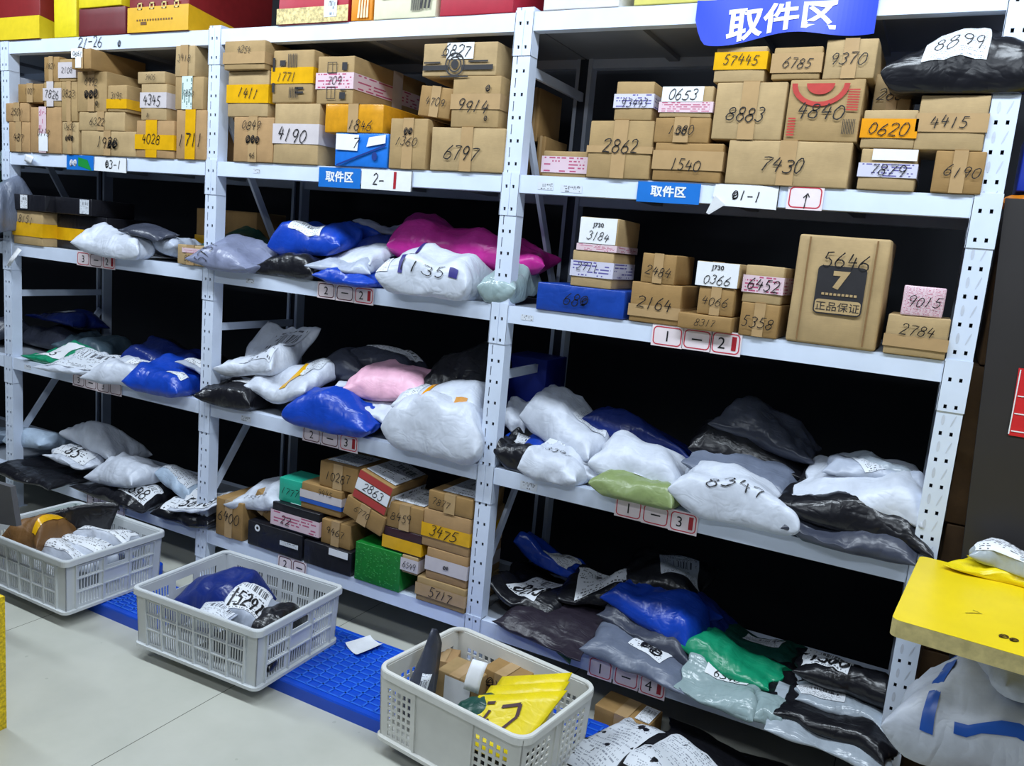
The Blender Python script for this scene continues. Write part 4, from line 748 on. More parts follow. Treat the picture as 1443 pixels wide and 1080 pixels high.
BAGS = [
('t', 1.3691, 0.07, 0.37, 0.2, 0.16, 'K', 'black bag with white waybill marked 8899 on the 4415 box', {'seed': 77, 'crumple': 1.5, 'lab': ((-0.5, -0.985, 0.3, -0.5, 'f'),), 'hw': ('8899', -0.1, -0.9, 0.032), 'full': 0.45}),
(2, -2.1139, -0.0125, 0.46, 0.155, 0.12, 'W', 'long white mailing bag lying on the shelf tagged 3-2', {'seed': 2, 'zb': 1.4749, 'nu': 40}),
(2, -1.9447, 0.14, 0.42, 0.24, 0.11, 'C', 'pale grey bag with folded corner on the shelf tagged 3-2', {'seed': 3, 'crumple': 1.5}),
(2, -1.9235, 0.02, 0.32, 0.1, 0.03, 'D', 'thin dark bag at the front edge on the shelf tagged 3-2', {'seed': 4, 'flat': True}),
(2, -1.285, 0.36, 0.45, 0.28, 0.09, 'K', 'black bag at the back of the pile on the shelf tagged 2-2', {'seed': 5, 'zb': 1.4699}),
(2, -0.5057, 0.38, 0.5, 0.26, 0.12, 'K', 'black bag underneath the magenta bag on the shelf tagged 2-2', {'seed': 6, 'zb': 1.4699}),
(2, -0.8342, 0.29, 0.42, 0.26, 0.1, 'N', 'navy bag in the middle of the pile on the shelf tagged 2-2', {'seed': 7, 'zb': 1.5699}),
(2, -1.5218, 0.25, 0.4, 0.22, 0.085, 'F', 'dark green bag behind the grey one on the shelf tagged 2-2', {'seed': 8, 'zb': 1.5099}),
(2, -1.2265, 0.25, 0.36, 0.22, 0.06, 'D', 'dark grey bag on the green one on the shelf tagged 2-2', {'seed': 9, 'zb': 1.5499}),
(2, -1.0521, 0.08, 0.42, 0.24, 0.09, 'K', 'shiny black bag at the front edge on the shelf tagged 2-2', {'seed': 10, 'crumple': 1.3, 'zb': 1.4699}),
(2, -1.38, 0.045, 0.4, 0.24, 0.1, 'X', 'grey purple bag jutting past the second upright on the shelf tagged 2-2', {'seed': 11, 'hw': ('5751', -0.55, -0.86, 0.05, 80), 'zb': 1.4699}),
(2, -0.7026, 0.05, 0.28, 0.2, 0.055, 'B', 'small blue bag at the front edge on the shelf tagged 2-2', {'seed': 12, 'zb': 1.4749}),
(2, -0.7493, 0.06, 0.28, 0.18, 0.05, 'C', 'pale grey bag on the small blue bag on the shelf tagged 2-2', {'seed': 13, 'zb': 1.5299}),
(2, -0.7955, 0.17, 0.36, 0.24, 0.04, 'W', 'thin white bag below the big blue bag on the shelf tagged 2-2', {'seed': 14, 'flat': True, 'zb': 1.5599}),
(2, -1.0114, 0.22, 0.44, 0.26, 0.13, 'B', 'big blue bag with white label high on the pile on the shelf tagged 2-2', {'seed': 15, 'lab': ((-0.5, -0.9, 0.35, -0.55, 'b'),), 'crumple': 1.2, 'zb': 1.5899}),
(2, -0.7212, 0.41, 0.4, 0.22, 0.07, 'W', 'white bag behind the magenta bag on the shelf tagged 2-2', {'seed': 16, 'zb': 1.6599}),
(2, -0.3383, 0.045, 0.44, 0.24, 0.17, 'W', 'white bag marked 1135 with purple stripe on the shelf tagged 2-2', {'seed': 17, 'hw': ('1135', -0.05, -0.93, 0.055), 'patches': (('purple_stripe', (-0.48, -0.99, -0.39, 0.9), 'navy_print_ink'), ('purple_badge', (0.52, -0.985, 0.72, -0.9), 'navy_print_ink')), 'lab': ((-0.98, -0.98, -0.72, -0.7, 'b'),), 'crumple': 0.8, 'full': 0.42, 'zb': 1.4699}),
(2, -0.3183, 0.25, 0.74, 0.22, 0.15, 'M', 'long magenta bag behind the third upright on the shelf tagged 2-2', {'seed': 18, 'full': 0.42, 'crumple': 1.2, 'zb': 1.5899}),
(2, -0.0173, 0.1, 0.16, 0.24, 0.13, 'R', 'crumpled clear grey film bag beside the third upright on shelf 1-2', {'seed': 19, 'crumple': 2.0, 'full': 0.5, 'zb': 1.4699}),
(3, -3.0674, 0.37, 0.5, 0.3, 0.102, 'D', 'dark bag at the back left on the shelf tagged 3-3', {'seed': 21, 'zb': 0.8742}),
(3, -3.0617, 0.41, 0.42, 0.26, 0.076, 'N', 'navy bag with white label at back left on the shelf tagged 3-3', {'seed': 22, 'lift': 0.05, 'lab': ((-0.6, -0.8, 0.5, -0.2, 'w'),), 'zb': 0.9542}),
(3, -2.1417, 0.39, 0.5, 0.28, 0.102, 'K', 'black bag at the back beside second upright on the shelf tagged 3-3', {'seed': 20, 'zb': 0.9042}),
(3, -2.655, 0.29, 0.42, 0.26, 0.093, 'T', 'dull teal bag in the middle of the pile on the shelf tagged 3-3', {'seed': 23, 'zb': 0.8842}),
(3, -2.0507, 0.27, 0.46, 0.28, 0.145, 'N', 'big navy bag high beside the second upright on the shelf tagged 3-3', {'seed': 24, 'crumple': 1.3, 'zb': 0.8842}),
(3, -2.6841, 0.09, 0.4, 0.22, 0.068, 'E', 'green bag with white label at left end on the shelf tagged 3-3', {'seed': 25, 'lab': ((-0.75, -0.7, 0.55, 0.5, 'w', '5', 0),), 'zb': 0.8542}),
(3, -2.4082, 0.06, 0.46, 0.26, 0.06, 'W', 'white waybill bag at the front edge on the shelf tagged 3-3', {'seed': 26, 'yaw': 12, 'lab': ((-0.8, -0.8, 0.85, 0.7, 'd', '', 0),), 'crumple': 1.5, 'zb': 0.8542}),
(3, -2.082, 0.06, 0.4, 0.28, 0.093, 'W', 'white bag with handwriting hanging over the front edge on the shelf tagged 3-3', {'seed': 27, 'yaw': 10, 'lab': ((-0.4, -0.2, 0.6, 0.6, 'b', '21', 0),), 'zb': 0.8542}),
(3, -1.8, 0.07, 0.38, 0.3, 0.111, 'B', 'blue bag hanging over the front edge beside second upright on the shelf tagged 3-3', {'seed': 28, 'crumple': 1.3, 'lab': ((0.3, -0.6, 0.9, -0.3, 'b'),), 'zb': 0.8542}),
(3, -1.6635, 0.16, 0.26, 0.2, 0.043, 'C', 'pale waybill bag crossing behind the second upright on the shelf tagged 3-3', {'seed': 29, 'lab': ((-0.8, -0.8, 0.8, 0.6, 'b'),), 'zb': 0.9542}),
(4, -2.6983, 0.03, 0.52, 0.34, 0.043, 'K', 'flat black bag jutting out at the left end on the lowest left shelf', {'seed': 31, 'flat': True, 'zb': 0.24}),
(4, -2.0913, 0.08, 0.5, 0.32, 0.076, 'K', 'black bag with waybill at the front edge on the lowest left shelf', {'seed': 32, 'lab': ((0.1, -0.7, 0.9, 0.1, 'b', '5698', 0),), 'zb': 0.24}),
(4, -1.6202, 0.09, 0.4, 0.3, 0.068, 'K', 'black bag with large waybill beside second upright on the lowest left shelf', {'seed': 33, 'lab': ((-0.8, -0.8, 0.7, 0.1, 'b', '5698', 6),), 'flat': True, 'zb': 0.24}),
(4, -2.9412, 0.15, 0.36, 0.26, 0.102, 'L', 'blue grey bag at left upright on the lowest left shelf', {'seed': 34, 'crumple': 1.4, 'zb': 0.34}),
(4, -2.5551, 0.1, 0.3, 0.24, 0.06, 'W', 'white bag marked 8523 on the lowest left shelf', {'seed': 35, 'yaw': 8, 'lab': ((-0.8, -0.7, 0.8, 0.7, 'b', '85', 0),), 'crumple': 1.2, 'zb': 0.34}),
(4, -2.5081, 0.23, 0.42, 0.26, 0.119, 'W', 'white bag topmost at the back on the lowest left shelf', {'seed': 36, 'crumple': 1.5, 'zb': 0.38}),
(4, -2.095, 0.08, 0.38, 0.24, 0.111, 'W', 'white bag with creased middle at the front on the lowest left shelf', {'seed': 37, 'crumple': 1.4, 'zb': 0.33}),
(4, -1.7749, 0.17, 0.28, 0.24, 0.093, 'L', 'light blue printed bag beside second upright on the lowest left shelf', {'seed': 38, 'lab': ((-0.8, -0.8, 0.8, 0.8, 'd'),), 'crumple': 1.5, 'zb': 0.32}),
(4, -1.5336, 0.045, 0.28, 0.2, 0.025, 'W', 'white waybill pouch marked 5698 crossing the second upright on the lowest left shelf', {'seed': 39, 'lab': ((-0.9, -0.9, 0.9, 0.9, 'b', '5698', 0),), 'flat': True, 'zb': 0.34}),
(3, -0.6923, 0.25, 0.44, 0.3, 0.102, 'K', 'black bag in the middle of the pile on the shelf tagged 2-3', {'seed': 41, 'zb': 0.9142}),
(3, -0.2858, 0.2, 0.4, 0.28, 0.076, 'K', 'black bag with torn label at right on the shelf tagged 2-3', {'seed': 42, 'lab': ((-0.6, -0.6, 0.1, -0.1, 'w'),), 'zb': 0.8542}),
(3, -0.9673, 0.31, 0.4, 0.28, 0.128, 'D', 'dark grey bag behind the yellow strip on the shelf tagged 2-3', {'seed': 43, 'zb': 0.9942}),
(3, -0.7072, 0.34, 0.4, 0.28, 0.128, 'D', 'dark bag with white label on top on the shelf tagged 2-3', {'seed': 44, 'lab': ((-0.5, -0.5, 0.8, 0.3, 'b'),), 'zb': 1.0442}),
(3, -0.2869, 0.26, 0.34, 0.28, 0.204, 'K', 'shiny black bag beside the third upright on the shelf tagged 2-3', {'seed': 45, 'crumple': 1.8, 'zb': 1.0242}),
(3, -1.3466, 0.08, 0.36, 0.3, 0.102, 'K', 'black bag with white label at the left end on the shelf tagged 2-3', {'seed': 46, 'lab': ((-0.4, -0.3, 0.5, 0.6, 'w', '', 0),), 'crumple': 1.3, 'zb': 0.8542}),
(3, -0.7363, 0.03, 0.5, 0.18, 0.128, 'B', 'long blue bag at the front edge on the shelf tagged 2-3', {'seed': 47, 'full': 0.5, 'zb': 0.8542}),
(3, -0.668, 0.16, 0.36, 0.24, 0.068, 'W', 'white bag on the long blue bag on the shelf tagged 2-3', {'seed': 48, 'crumple': 1.2, 'zb': 0.9542}),
(3, -1.0678, 0.12, 0.4, 0.3, 0.102, 'W', 'white bag with yellow strip and waybill on the shelf tagged 2-3', {'seed': 49, 'yaw': -8, 'crumple': 1.4, 'patches': (('yellow_strip', (0.1, -0.8, 0.26, 0.3), 'yellow_packing_tape'),), 'lab': ((0.2, -0.1, 0.85, 0.8, 'd'),), 'zb': 0.9542}),
(3, -1.2826, 0.16, 0.36, 0.28, 0.111, 'W', 'large white waybill bag propped up at the back on the shelf tagged 2-3', {'seed': 50, 'ty': 0.2, 'tx': -0.04, 'lab': ((-0.3, -0.9, 0.85, 0.8, 'B'),), 'crumple': 1.6, 'zb': 0.9942}),
(3, -0.5535, 0.17, 0.36, 0.22, 0.093, 'P', 'pale pink bag on the shelf tagged 2-3', {'seed': 51, 'crumple': 1.2, 'zb': 1.0242}),
(3, -0.2642, 0.12, 0.38, 0.24, 0.128, 'W', 'white bag with orange band and gold oval on the shelf tagged 2-3', {'seed': 52, 'patches': (('orange_band', (-0.42, -0.95, -0.3, 0.8), 'orange_packing_tape'), ('gold_oval', (0.4, -0.85, 0.66, -0.62), 'amber_oval')), 'lab': ((-0.8, -0.9, -0.5, 0.3, 'd'),), 'crumple': 0.8, 'zb': 0.9642}),
(3, -0.2272, 0.025, 0.42, 0.2, 0.2, 'W', 'fat white bag hanging over the front beside third upright on the shelf tagged 2-3', {'seed': 53, 'full': 0.45, 'crumple': 1.3, 'zb': 0.8542}),
(3, 0.5251, 0.35, 0.46, 0.3, 0.111, 'U', 'plum bag beneath the navy topped bag on the shelf tagged 1-3', {'seed': 61, 'zb': 0.8542}),
(3, 0.9616, 0.35, 0.46, 0.3, 0.111, 'K', 'black bag underneath the crumpled dark blue bag on the shelf tagged 1-3', {'seed': 62, 'zb': 0.8542}),
(3, 0.0942, 0.11, 0.2, 0.26, 0.102, 'K', 'black crumpled bag with label at left upright on the shelf tagged 1-3', {'seed': 63, 'crumple': 1.6, 'lab': ((-0.5, 0.0, 0.8, 0.4, 'b'),), 'zb': 0.8542}),
(3, 0.182, 0.18, 0.36, 0.3, 0.102, 'B', 'blue bag with printed label beneath the white roll on the shelf tagged 1-3', {'seed': 64, 'yaw': -14, 'lab': ((0.0, -0.2, 0.85, 0.3, 'b'),), 'zb': 0.8542}),
(3, 0.0007, 0.24, 0.14, 0.16, 0.085, 'W', 'small crumpled white bag beside third upright on the shelf tagged 1-3', {'seed': 65, 'crumple': 2, 'zb': 0.9542}),
(3, 0.3265, 0.15, 0.26, 0.24, 0.051, 'W', 'white waybill bag below the white roll on the shelf tagged 1-3', {'seed': 66, 'yaw': -10, 'lab': ((-0.8, -0.8, 0.8, 0.8, 'd'),), 'flat': True, 'zb': 0.9142}),
(3, 0.2796, 0.04, 0.25, 0.2, 0.102, 'W', 'white bag marked 8395 at the front edge on the shelf tagged 1-3', {'seed': 67, 'hw': ('8395', 0.0, -0.25, 0.03), 'crumple': 1.4, 'zb': 0.8542}),
(3, 0.243, 0.22, 0.34, 0.28, 0.128, 'W', 'big white bag rolled over on the pile on the shelf tagged 1-3', {'seed': 68, 'yaw': -10, 'tx': -0.05, 'lab': ((0.1, -0.3, 0.9, 0.3, 'd'),), 'crumple': 1.4, 'zb': 0.9542}),
(3, 0.5868, 0.05, 0.34, 0.2, 0.076, 'O', 'olive green bag with white label at the front edge on the shelf tagged 1-3', {'seed': 69, 'lab': ((-0.2, -0.15, 0.7, 0.25, 'w'),), 'full': 0.5, 'zb': 0.8542}),
(3, 0.5136, 0.32, 0.42, 0.24, 0.085, 'N', 'navy plum bag behind the plain white bag on the shelf tagged 1-3', {'seed': 70, 'zb': 0.9642}),
(3, 0.5854, 0.12, 0.34, 0.24, 0.128, 'W', 'plain puffy white bag on the shelf tagged 1-3', {'seed': 71, 'full': 0.5, 'crumple': 0.7, 'zb': 0.8842}),
(3, 0.9286, 0.29, 0.44, 0.28, 0.093, 'K', 'wide black bag high in the pile on the shelf tagged 1-3', {'seed': 72, 'crumple': 1.3, 'zb': 0.9942}),
(3, 0.9219, 0.18, 0.38, 0.24, 0.06, 'G', 'thin grey purple bag above the 8347 bag on the shelf tagged 1-3', {'seed': 73, 'flat': True, 'zb': 0.9642}),
(3, 0.9039, 0.04, 0.39, 0.2, 0.128, 'W', 'white bag marked 8347 at the front edge on the shelf tagged 1-3', {'seed': 74, 'hw': ('8347', 0.0, -0.78, 0.05), 'full': 0.42, 'crumple': 0.7, 'zb': 0.8542}),
(3, 0.9612, 0.32, 0.32, 0.24, 0.111, 'D', 'crumpled dark blue grey bag topmost on the shelf tagged 1-3', {'seed': 75, 'crumple': 2.2, 'zb': 1.0642}),
(3, 1.3037, 0.08, 0.44, 0.28, 0.085, 'D', 'dark grey bag with white slip at the front right on the shelf tagged 1-3', {'seed': 76, 'lab': ((-0.4, 0.0, 0.25, 0.4, 'w'),), 'crumple': 1.4, 'zb': 0.8542}),
(3, 1.2784, 0.12, 0.44, 0.28, 0.093, 'K', 'black bag below the white bags at right on the shelf tagged 1-3', {'seed': 77, 'crumple': 1.2, 'zb': 0.9142}),
(3, 1.3687, 0.24, 0.34, 0.28, 0.111, 'S', 'grey film bag at right upright on the shelf tagged 1-3', {'seed': 78, 'crumple': 1.5, 'zb': 0.9742}),
(3, 1.3055, 0.13, 0.42, 0.26, 0.102, 'W', 'long white bag near right upright on the shelf tagged 1-3', {'seed': 79, 'yaw': -6, 'full': 0.5, 'zb': 0.9742}),
(3, 1.3308, 0.18, 0.28, 0.22, 0.051, 'C', 'pale bag with diamond waybill on top near right upright on the shelf tagged 1-3', {'seed': 80, 'lab': ((-0.55, -0.8, 0.6, 0.8, 'd', '', 30),), 'zb': 1.0542}),
(4, 0.1595, 0.37, 0.42, 0.3, 0.085, 'K', 'black bag at the back left on the shelf tagged 1-4', {'seed': 81, 'zb': 0.24}),
(4, 0.6218, 0.39, 0.32, 0.3, 0.102, 'K', 'black bag with grey waybill far back on the shelf tagged 1-4', {'seed': 82, 'zb': 0.42, 'ty': 0.05, 'lab': ((-0.1, -0.6, 0.8, 0.5, 'd', '', 18),)}),
(4, 0.3303, 0.1, 0.42, 0.3, 0.06, 'U', 'plum black bag at the front edge on the shelf tagged 1-4', {'seed': 83, 'yaw': -8, 'zb': 0.24}),
(4, 0.1821, 0.19, 0.29, 0.26, 0.06, 'K', 'black bag with waybill marked 8793 on the shelf tagged 1-4', {'seed': 84, 'yaw': -6, 'lab': ((-0.45, -0.75, 0.5, 0.9, 'b', '8793', -12),), 'flat': True, 'zb': 0.29}),
(4, 0.1611, 0.36, 0.3, 0.2, 0.085, 'B', 'blue bag with waybill at the back left on the shelf tagged 1-4', {'seed': 85, 'lift': 0.03, 'lab': ((-0.1, -0.8, 0.8, 0.5, 'b', '', -10),), 'zb': 0.34}),
(4, 0.4134, 0.28, 0.26, 0.24, 0.051, 'K', 'black bag with white waybill card in the middle on the shelf tagged 1-4', {'seed': 86, 'zb': 0.37, 'lab': ((-0.7, -0.75, 0.75, 0.85, 'b', '', 20),), 'flat': True}),
(4, 0.6745, 0.07, 0.4, 0.28, 0.06, 'G', 'grey bag with round scribbled label at the front edge on the shelf tagged 1-4', {'seed': 87, 'yaw': -8, 'lab': ((-0.2, -0.5, 0.5, 0.45, 'b', '~~', -10),), 'zb': 0.24}),
(4, 0.6575, 0.18, 0.38, 0.24, 0.093, 'D', 'dark grey bag with torn slip on the shelf tagged 1-4', {'seed': 88, 'yaw': -8, 'lab': ((0.0, -0.3, 0.6, 0.0, 'w'),), 'crumple': 1.4, 'zb': 0.3}),
(4, 0.7403, 0.33, 0.32, 0.26, 0.085, 'N', 'navy bag at the back of the blue pile on the shelf tagged 1-4', {'seed': 89, 'zb': 0.34}),
(4, 0.6932, 0.22, 0.36, 0.24, 0.102, 'B', 'bright blue bag high in the pile on the shelf tagged 1-4', {'seed': 90, 'yaw': -14, 'crumple': 1.4, 'zb': 0.36}),
(4, 1.0603, 0.33, 0.36, 0.3, 0.076, 'F', 'dark green bag with dim waybill at the back on the shelf tagged 1-4', {'seed': 91, 'lab': ((-0.5, -0.2, 0.3, 0.6, 'd', '', -6),), 'zb': 0.24}),
(4, 1.2656, 0.19, 0.44, 0.34, 0.051, 'K', 'flat black bag under the 1388 bag on the shelf tagged 1-4', {'seed': 92, 'flat': True, 'zb': 0.24}),
(4, 0.9612, 0.03, 0.27, 0.24, 0.047, 'R', 'clear film bag with label marked 6546 at front edge on the shelf tagged 1-4', {'seed': 93, 'lab': ((-0.5, -0.1, 0.6, 0.5, 'w', '6546', 0),), 'flat': True, 'zb': 0.24}),
(4, 0.9866, 0.13, 0.32, 0.16, 0.068, 'E', 'bright green bag on the shelf tagged 1-4', {'seed': 94, 'yaw': -6, 'crumple': 1.3, 'full': 0.5, 'zb': 0.285}),
(4, 1.3155, -0.02, 0.4, 0.2, 0.03, 'S', 'silver film bag along the front edge at right on the shelf tagged 1-4', {'seed': 95, 'yaw': -5, 'flat': True, 'zb': 0.24}),
(4, 1.3448, 0.05, 0.34, 0.26, 0.043, 'K', 'black bag on the silver film bag at right on the shelf tagged 1-4', {'seed': 96, 'yaw': -6, 'flat': True, 'zb': 0.27}),
(4, 1.3456, 0.11, 0.3, 0.22, 0.034, 'S', 'silver strip bag with small label below the 1388 bag on the shelf tagged 1-4', {'seed': 97, 'lab': ((-0.95, -0.7, -0.0, -0.2, 'b'),), 'flat': True, 'zb': 0.29}),
(4, 1.3378, 0.18, 0.31, 0.26, 0.076, 'K', 'black bag with white waybill marked 1388 on the shelf tagged 1-4', {'seed': 98, 'lab': ((-0.85, -0.8, 0.1, 0.7, 'b', '1388', -8),), 'crumple': 1.3, 'zb': 0.33}),
(4, 1.1382, -0.01, 0.12, 0.14, 0.043, 'R', 'small clear teal film bag right of the 6546 bag on the shelf tagged 1-4', {'seed': 99, 'crumple': 1.5, 'zb': 0.24}),
(4, -1.1713, 0.11, 0.3, 0.22, 0.102, 'W', 'white bag marked 15519 on the lowest middle shelf', {'seed': 100, 'hw': ('15519', 0.0, -0.8, 0.03), 'full': 0.42, 'zb': 0.38}),
(2, -3.035, 0.0, 0.32, 0.26, 0.25, 'G', 'grey bag on the second shelf beyond the left upright', {'seed': 101, 'full': 0.4, 'zb': 1.5}),
(3, -3.4582, 0.15, 0.4, 0.3, 0.119, 'D', 'dark bag on the third shelf beyond the left upright', {'seed': 102, 'zb': 0.8542}),
(3, -3.6326, 0.25, 0.4, 0.3, 0.102, 'N', 'navy bag on the dark bag of the third shelf beyond the left upright', {'seed': 103, 'zb': 0.8542}),
(4, -3.4791, 0.15, 0.4, 0.3, 0.102, 'L', 'pale blue bag on the lowest shelf beyond the left upright', {'seed': 104, 'zb': 0.24}),
]
# ------------------------------------------------------------------ cards and plates on the beams
def cards(bay, lev, lst, label): card_strip(bay, lev, lst, label)
E_, D_ = 1, 4
cards(3, 2, [(.591, .693, 1.402, 1.468, '1', 0, E_), (.697, .788, 1.404, 1.469, '-', 0, E_), (.791, .884, 1.402, 1.472, '2', 1, E_)], 'white cards with red borders reading 1 - 2')
cards(3, 3, [(.531, .625, .787, .855, '1', 0, E_), (.631, .722, .785, .853, '-', 0, E_), (.728, .821, .782, .851, '3', 1, E_)], 'white cards with red borders reading 1 - 3')
cards(3, 4, [(.498, .586, .168, .24, '1', 0, E_), (.598, .686, .168, .238, '-', 0, E_), (.695, .785, .166, .238, '4', 1, E_)], 'white cards with red borders reading 1 - 4')
cards(2, 2, [(-.86, -.772, 1.407, 1.468, '2', 0, D_), (-.762, -.675, 1.406, 1.467, '-', 0, D_), (-.667, -.575, 1.405, 1.468, '2', 1, E_)], 'white cards reading 2 - 2')
cards(2, 3, [(-.902, -.809, .787, .849, '2', 0, D_), (-.8, -.71, .787, .849, '-', 0, D_), (-.701, -.609, .785, .851, '3', 1, E_)], 'white cards reading 2 - 3')
cards(2, 4, [(-1.01, -.93, .172, .236, '2', 0, D_), (-.925, -.85, .172, .236, '-', 0, D_)], 'white cards behind the crate')
cards(1, 2, [(-2.414, -2.321, 1.404, 1.468, '3', 0, E_), (-2.315, -2.225, 1.404, 1.468, '-', 0, D_), (-2.219, -2.13, 1.404, 1.469, '2', 1, E_)], 'white cards reading 3 - 2')
cards(1, 3, [(-2.446, -2.356, .785, .846, '3', 0, D_), (-2.35, -2.262, .785, .846, '-', 0, D_), (-2.256, -2.164, .783, .846, '3', 0, D_), (-2.159, -2.074, .785, .846, '', 0, D_)], 'white cards reading 3 - 3')
cards(1, 4, [(-2.33, -2.235, .168, .236, '3', 0, D_), (-2.23, -2.14, .168, .236, '-', 0, D_), (-2.135, -2.04, .166, .236, '4', 0, D_)], 'white cards on the lowest beam')
cards(3, 1, [(.967, 1.066, 1.874, 1.941, '^', 0, E_)], 'white card with an upward arrow')
blue_plate(3, 1, .481, .693, 1.868, 1.934, '取件区', 'blue plate with white lettering')
blue_plate(2, 1, -.885, -.672, 1.855, 1.933, '取件区', 'blue plate with white lettering')
blue_plate(1, 1, -2.497, -2.292, 1.866, 1.936, '', 'blue and green torn plate', True)
white_plate(3, 1, [(.755, 1.87), (.937, 1.866), (.94, 1.93), (.86, 1.94), (.74, 1.935), (.735, 1.90)], '~1-1', 'torn white paper marked 1-1', None, .84, .032, [(.72, 1.845), (.73, 1.84), (.78, 1.872), (.745, 1.9)])
white_plate(2, 1, [(-.667, 1.857), (-.424, 1.855), (-.424, 1.931), (-.667, 1.933)], '2-', 'white plate marked 2-1', -.505, -.585, .042)
white_plate(1, 1, [(-2.29, 1.868), (-2.051, 1.864), (-2.051, 1.931), (-2.28, 1.933)], '~3-1', 'white plate marked 3-1', None, -2.15, .04)
mb = MB(); ink(mb, '2/-26', (-2.33, 2.462), .05, lambda p: (p[0], -.0025, p[1]), random.Random(2), .08); ink(mb, '~', (-2.12, 2.45), .035, lambda p: (p[0], -.0025, p[1]), random.Random(3), .1)
mb.build('pen_writing', K_INK, LABELS[1, 0], False)
BAR = printed('bar_code_sticker', (214, 220, 230), (40, 42, 50), 3, 30, .5, True)
for (bi, li, x0, x1, z0, z1) in ((3, 1, .11, .17, 1.89, 1.915), (3, 1, .2, .28, 1.885, 1.91), (2, 1, -1.25, -1.21, 1.895, 1.915), (3, 2, .09, .14, 1.425, 1.445), (2, 3, -1.27, -1.21, .805, .83), (1, 3, -2.86, -2.8, .808, .832), (2, 2, -1.27, -1.22, 1.425, 1.445), (3, 3, .15, .22, .8, .83)):
    mb = MB(); mb.quad((x0, -.001, z0), (x1, -.001, z0), (x1, -.001, z1), (x0, -.001, z1)); mb.build('bar_code_sticker', BAR, LABELS[bi, li], False)
# ------------------------------------------------------------------ special fronts
PRINTK = plain('black_box_print', (34, 32, 36), .6, .15); PRINTR = plain('red_box_print', (178, 52, 44), .6, .15)
def f2(e=OFF+.0006): return lambda p: (p[0], -e, p[1])
def ex_camera(o, w, d, h):
    mb = MB()
    rect_front(mb, w, h, (0.02, .17, .37, .32), 0); rect_front(mb, w, h, (.55, .17, .97, .32), 0)
    rect_front(mb, w, h, (0.03, .38, .26, .43), 0); rect_front(mb, w, h, (.64, .40, .9, .45), 0)
    cx, cz = -w/2+.46*w, .34*h
    for r0, r1 in ((.042, .036), (.028, .023), (.016, .0)):
        for k in range(20):
            a, b = k*PI/10, (k+1)*PI/10
            mb.quad(*[(cx+r*math.cos(t), -OFF-.0006, cz+r*math.sin(t)) for r, t in ((r0, a), (r0, b), (r1, b), (r1, a))])
    mb.box(cx-.06, -OFF-.0008, cz-.045, cx+.06, -OFF-.0001, cz-.04); mb.box(cx-.06, -OFF-.0008, cz+.03, cx-.035, -OFF-.0001, cz+.034)
    mb.build('printed_emblem', PRINTK, o, False)
def ex_seven(o, w, d, h):
    mb = MB(); cx = -w/2+.53*w; s = .069; z0 = .29*h; f = f2(OFF+.006)
    def P(pts, e): return [(x, -OFF-e, z) for x, z in pts]
    mb.poly(P(rrect(cx-s, z0, cx+s, z0+.145, .014), .0005), 0)
    mb.poly(P(rrect(cx-s+.004, z0+.004, cx+s-.004, z0+.044, .010), .0012), 1)
    letter(mb, '7', (cx, z0+.103), .055, f2(OFF+.0018), 1, .06, 1.2)
    for k in range(9): mb.box(cx-.05+k*.0115, -OFF-.0022, z0+.057, cx-.05+k*.0115+.008, -OFF-.0012, z0+.064, 1)
    letter(mb, '正品保证', (cx, z0+.024), .027, f2(OFF+.002), 0, .0, 1.08)
    mb.build('printed_emblem', [PRINTK, CB[1]], o, False)
    for x in (-w/2+.13*w, -w/2+.86*w):
        mb = MB(); mb.box(x-.0025, -OFF-.0006, .01, x+.0025, -OFF+.001, h*.98)
        mb.build('flap_crease', plain('creased_cardboard', (128, 96, 58), .8, .1), o, False)
def ex_ring(o, w, d, h):
    mb = MB(); cx, cz = -w/2+.42*w, h*1.0
    for r0, r1 in ((.082, .066), (.04, .0)):
        for k in range(14):
            a, b = PI+k*PI/14, PI+(k+1)*PI/14
            mb.quad(*[(cx+r*math.cos(t), -OFF-.0006, cz-.012+r*math.sin(t)*.8) for r, t in ((r0, a), (r0, b), (r1, b), (r1, a))], 0)
    for k in range(8): mb.box(-w/2+(.78+k*.022)*w, -OFF-.0007, .12*h, -w/2+(.788+k*.022)*w, -OFF, .36*h, 1)
    for k in range(9):
        mb.box(-w/2+.8*w, -OFF-.0007, (.5+k*.04)*h, -w/2+.95*w, -OFF, (.52+k*.04)*h, 0)
    for k in range(7): mb.box(-w/2+.04*w, -OFF-.0007, (.08+k*.045)*h, -w/2+.14*w, -OFF, (.105+k*.045)*h, 0)
    mb.build('printed_emblem', [PRINTR, PRINTK], o, False)
def ex_marks(o, w, d, h):
    mb = MB()
    for a in ((.02, .2, .08, .38), (.02, .6, .08, .85), (.2, .7, .34, .8), (.6, .18, .8, .22), (.6, .26, .8, .3)): rect_front(mb, w, h, a)
    for k in range(6): rect_front(mb, w, h, (.4+k*.04, .66, .415+k*.04, .92)); rect_front(mb, w, h, (.45+k*.04, .1, .465+k*.04, .3))
    mb.build('printed_marks', PRINTK, o, False)
def ex_marks2(o, w, d, h):
    mb = MB()
    for a in ((.7, .7, .84, .86), (.66, .1, .82, .24), (.68, .28, .82, .31)): rect_front(mb, w, h, a)
    for a, b, c_, e in ((.3, .64, .56, .87), (.3, .1, .54, .36)):
        for q in ((a, b, a+.015, e), (c_-.015, b, c_, e), (a, b, c_, b+.015), (a, e-.015, c_, e), ((a+c_)/2, b, (a+c_)/2+.012, e)): rect_front(mb, w, h, q)
    mb.build('printed_marks', PRINTK, o, False)
    mb = MB(); s = OFF*.9
    mb.quad((w/2+s, d*.5, 0), (w/2+s, d*.64, 0), (w/2+s, d*.64, h), (w/2+s, d*.5, h)); mb.build('packing_tape', TAPE['white'], o, False)
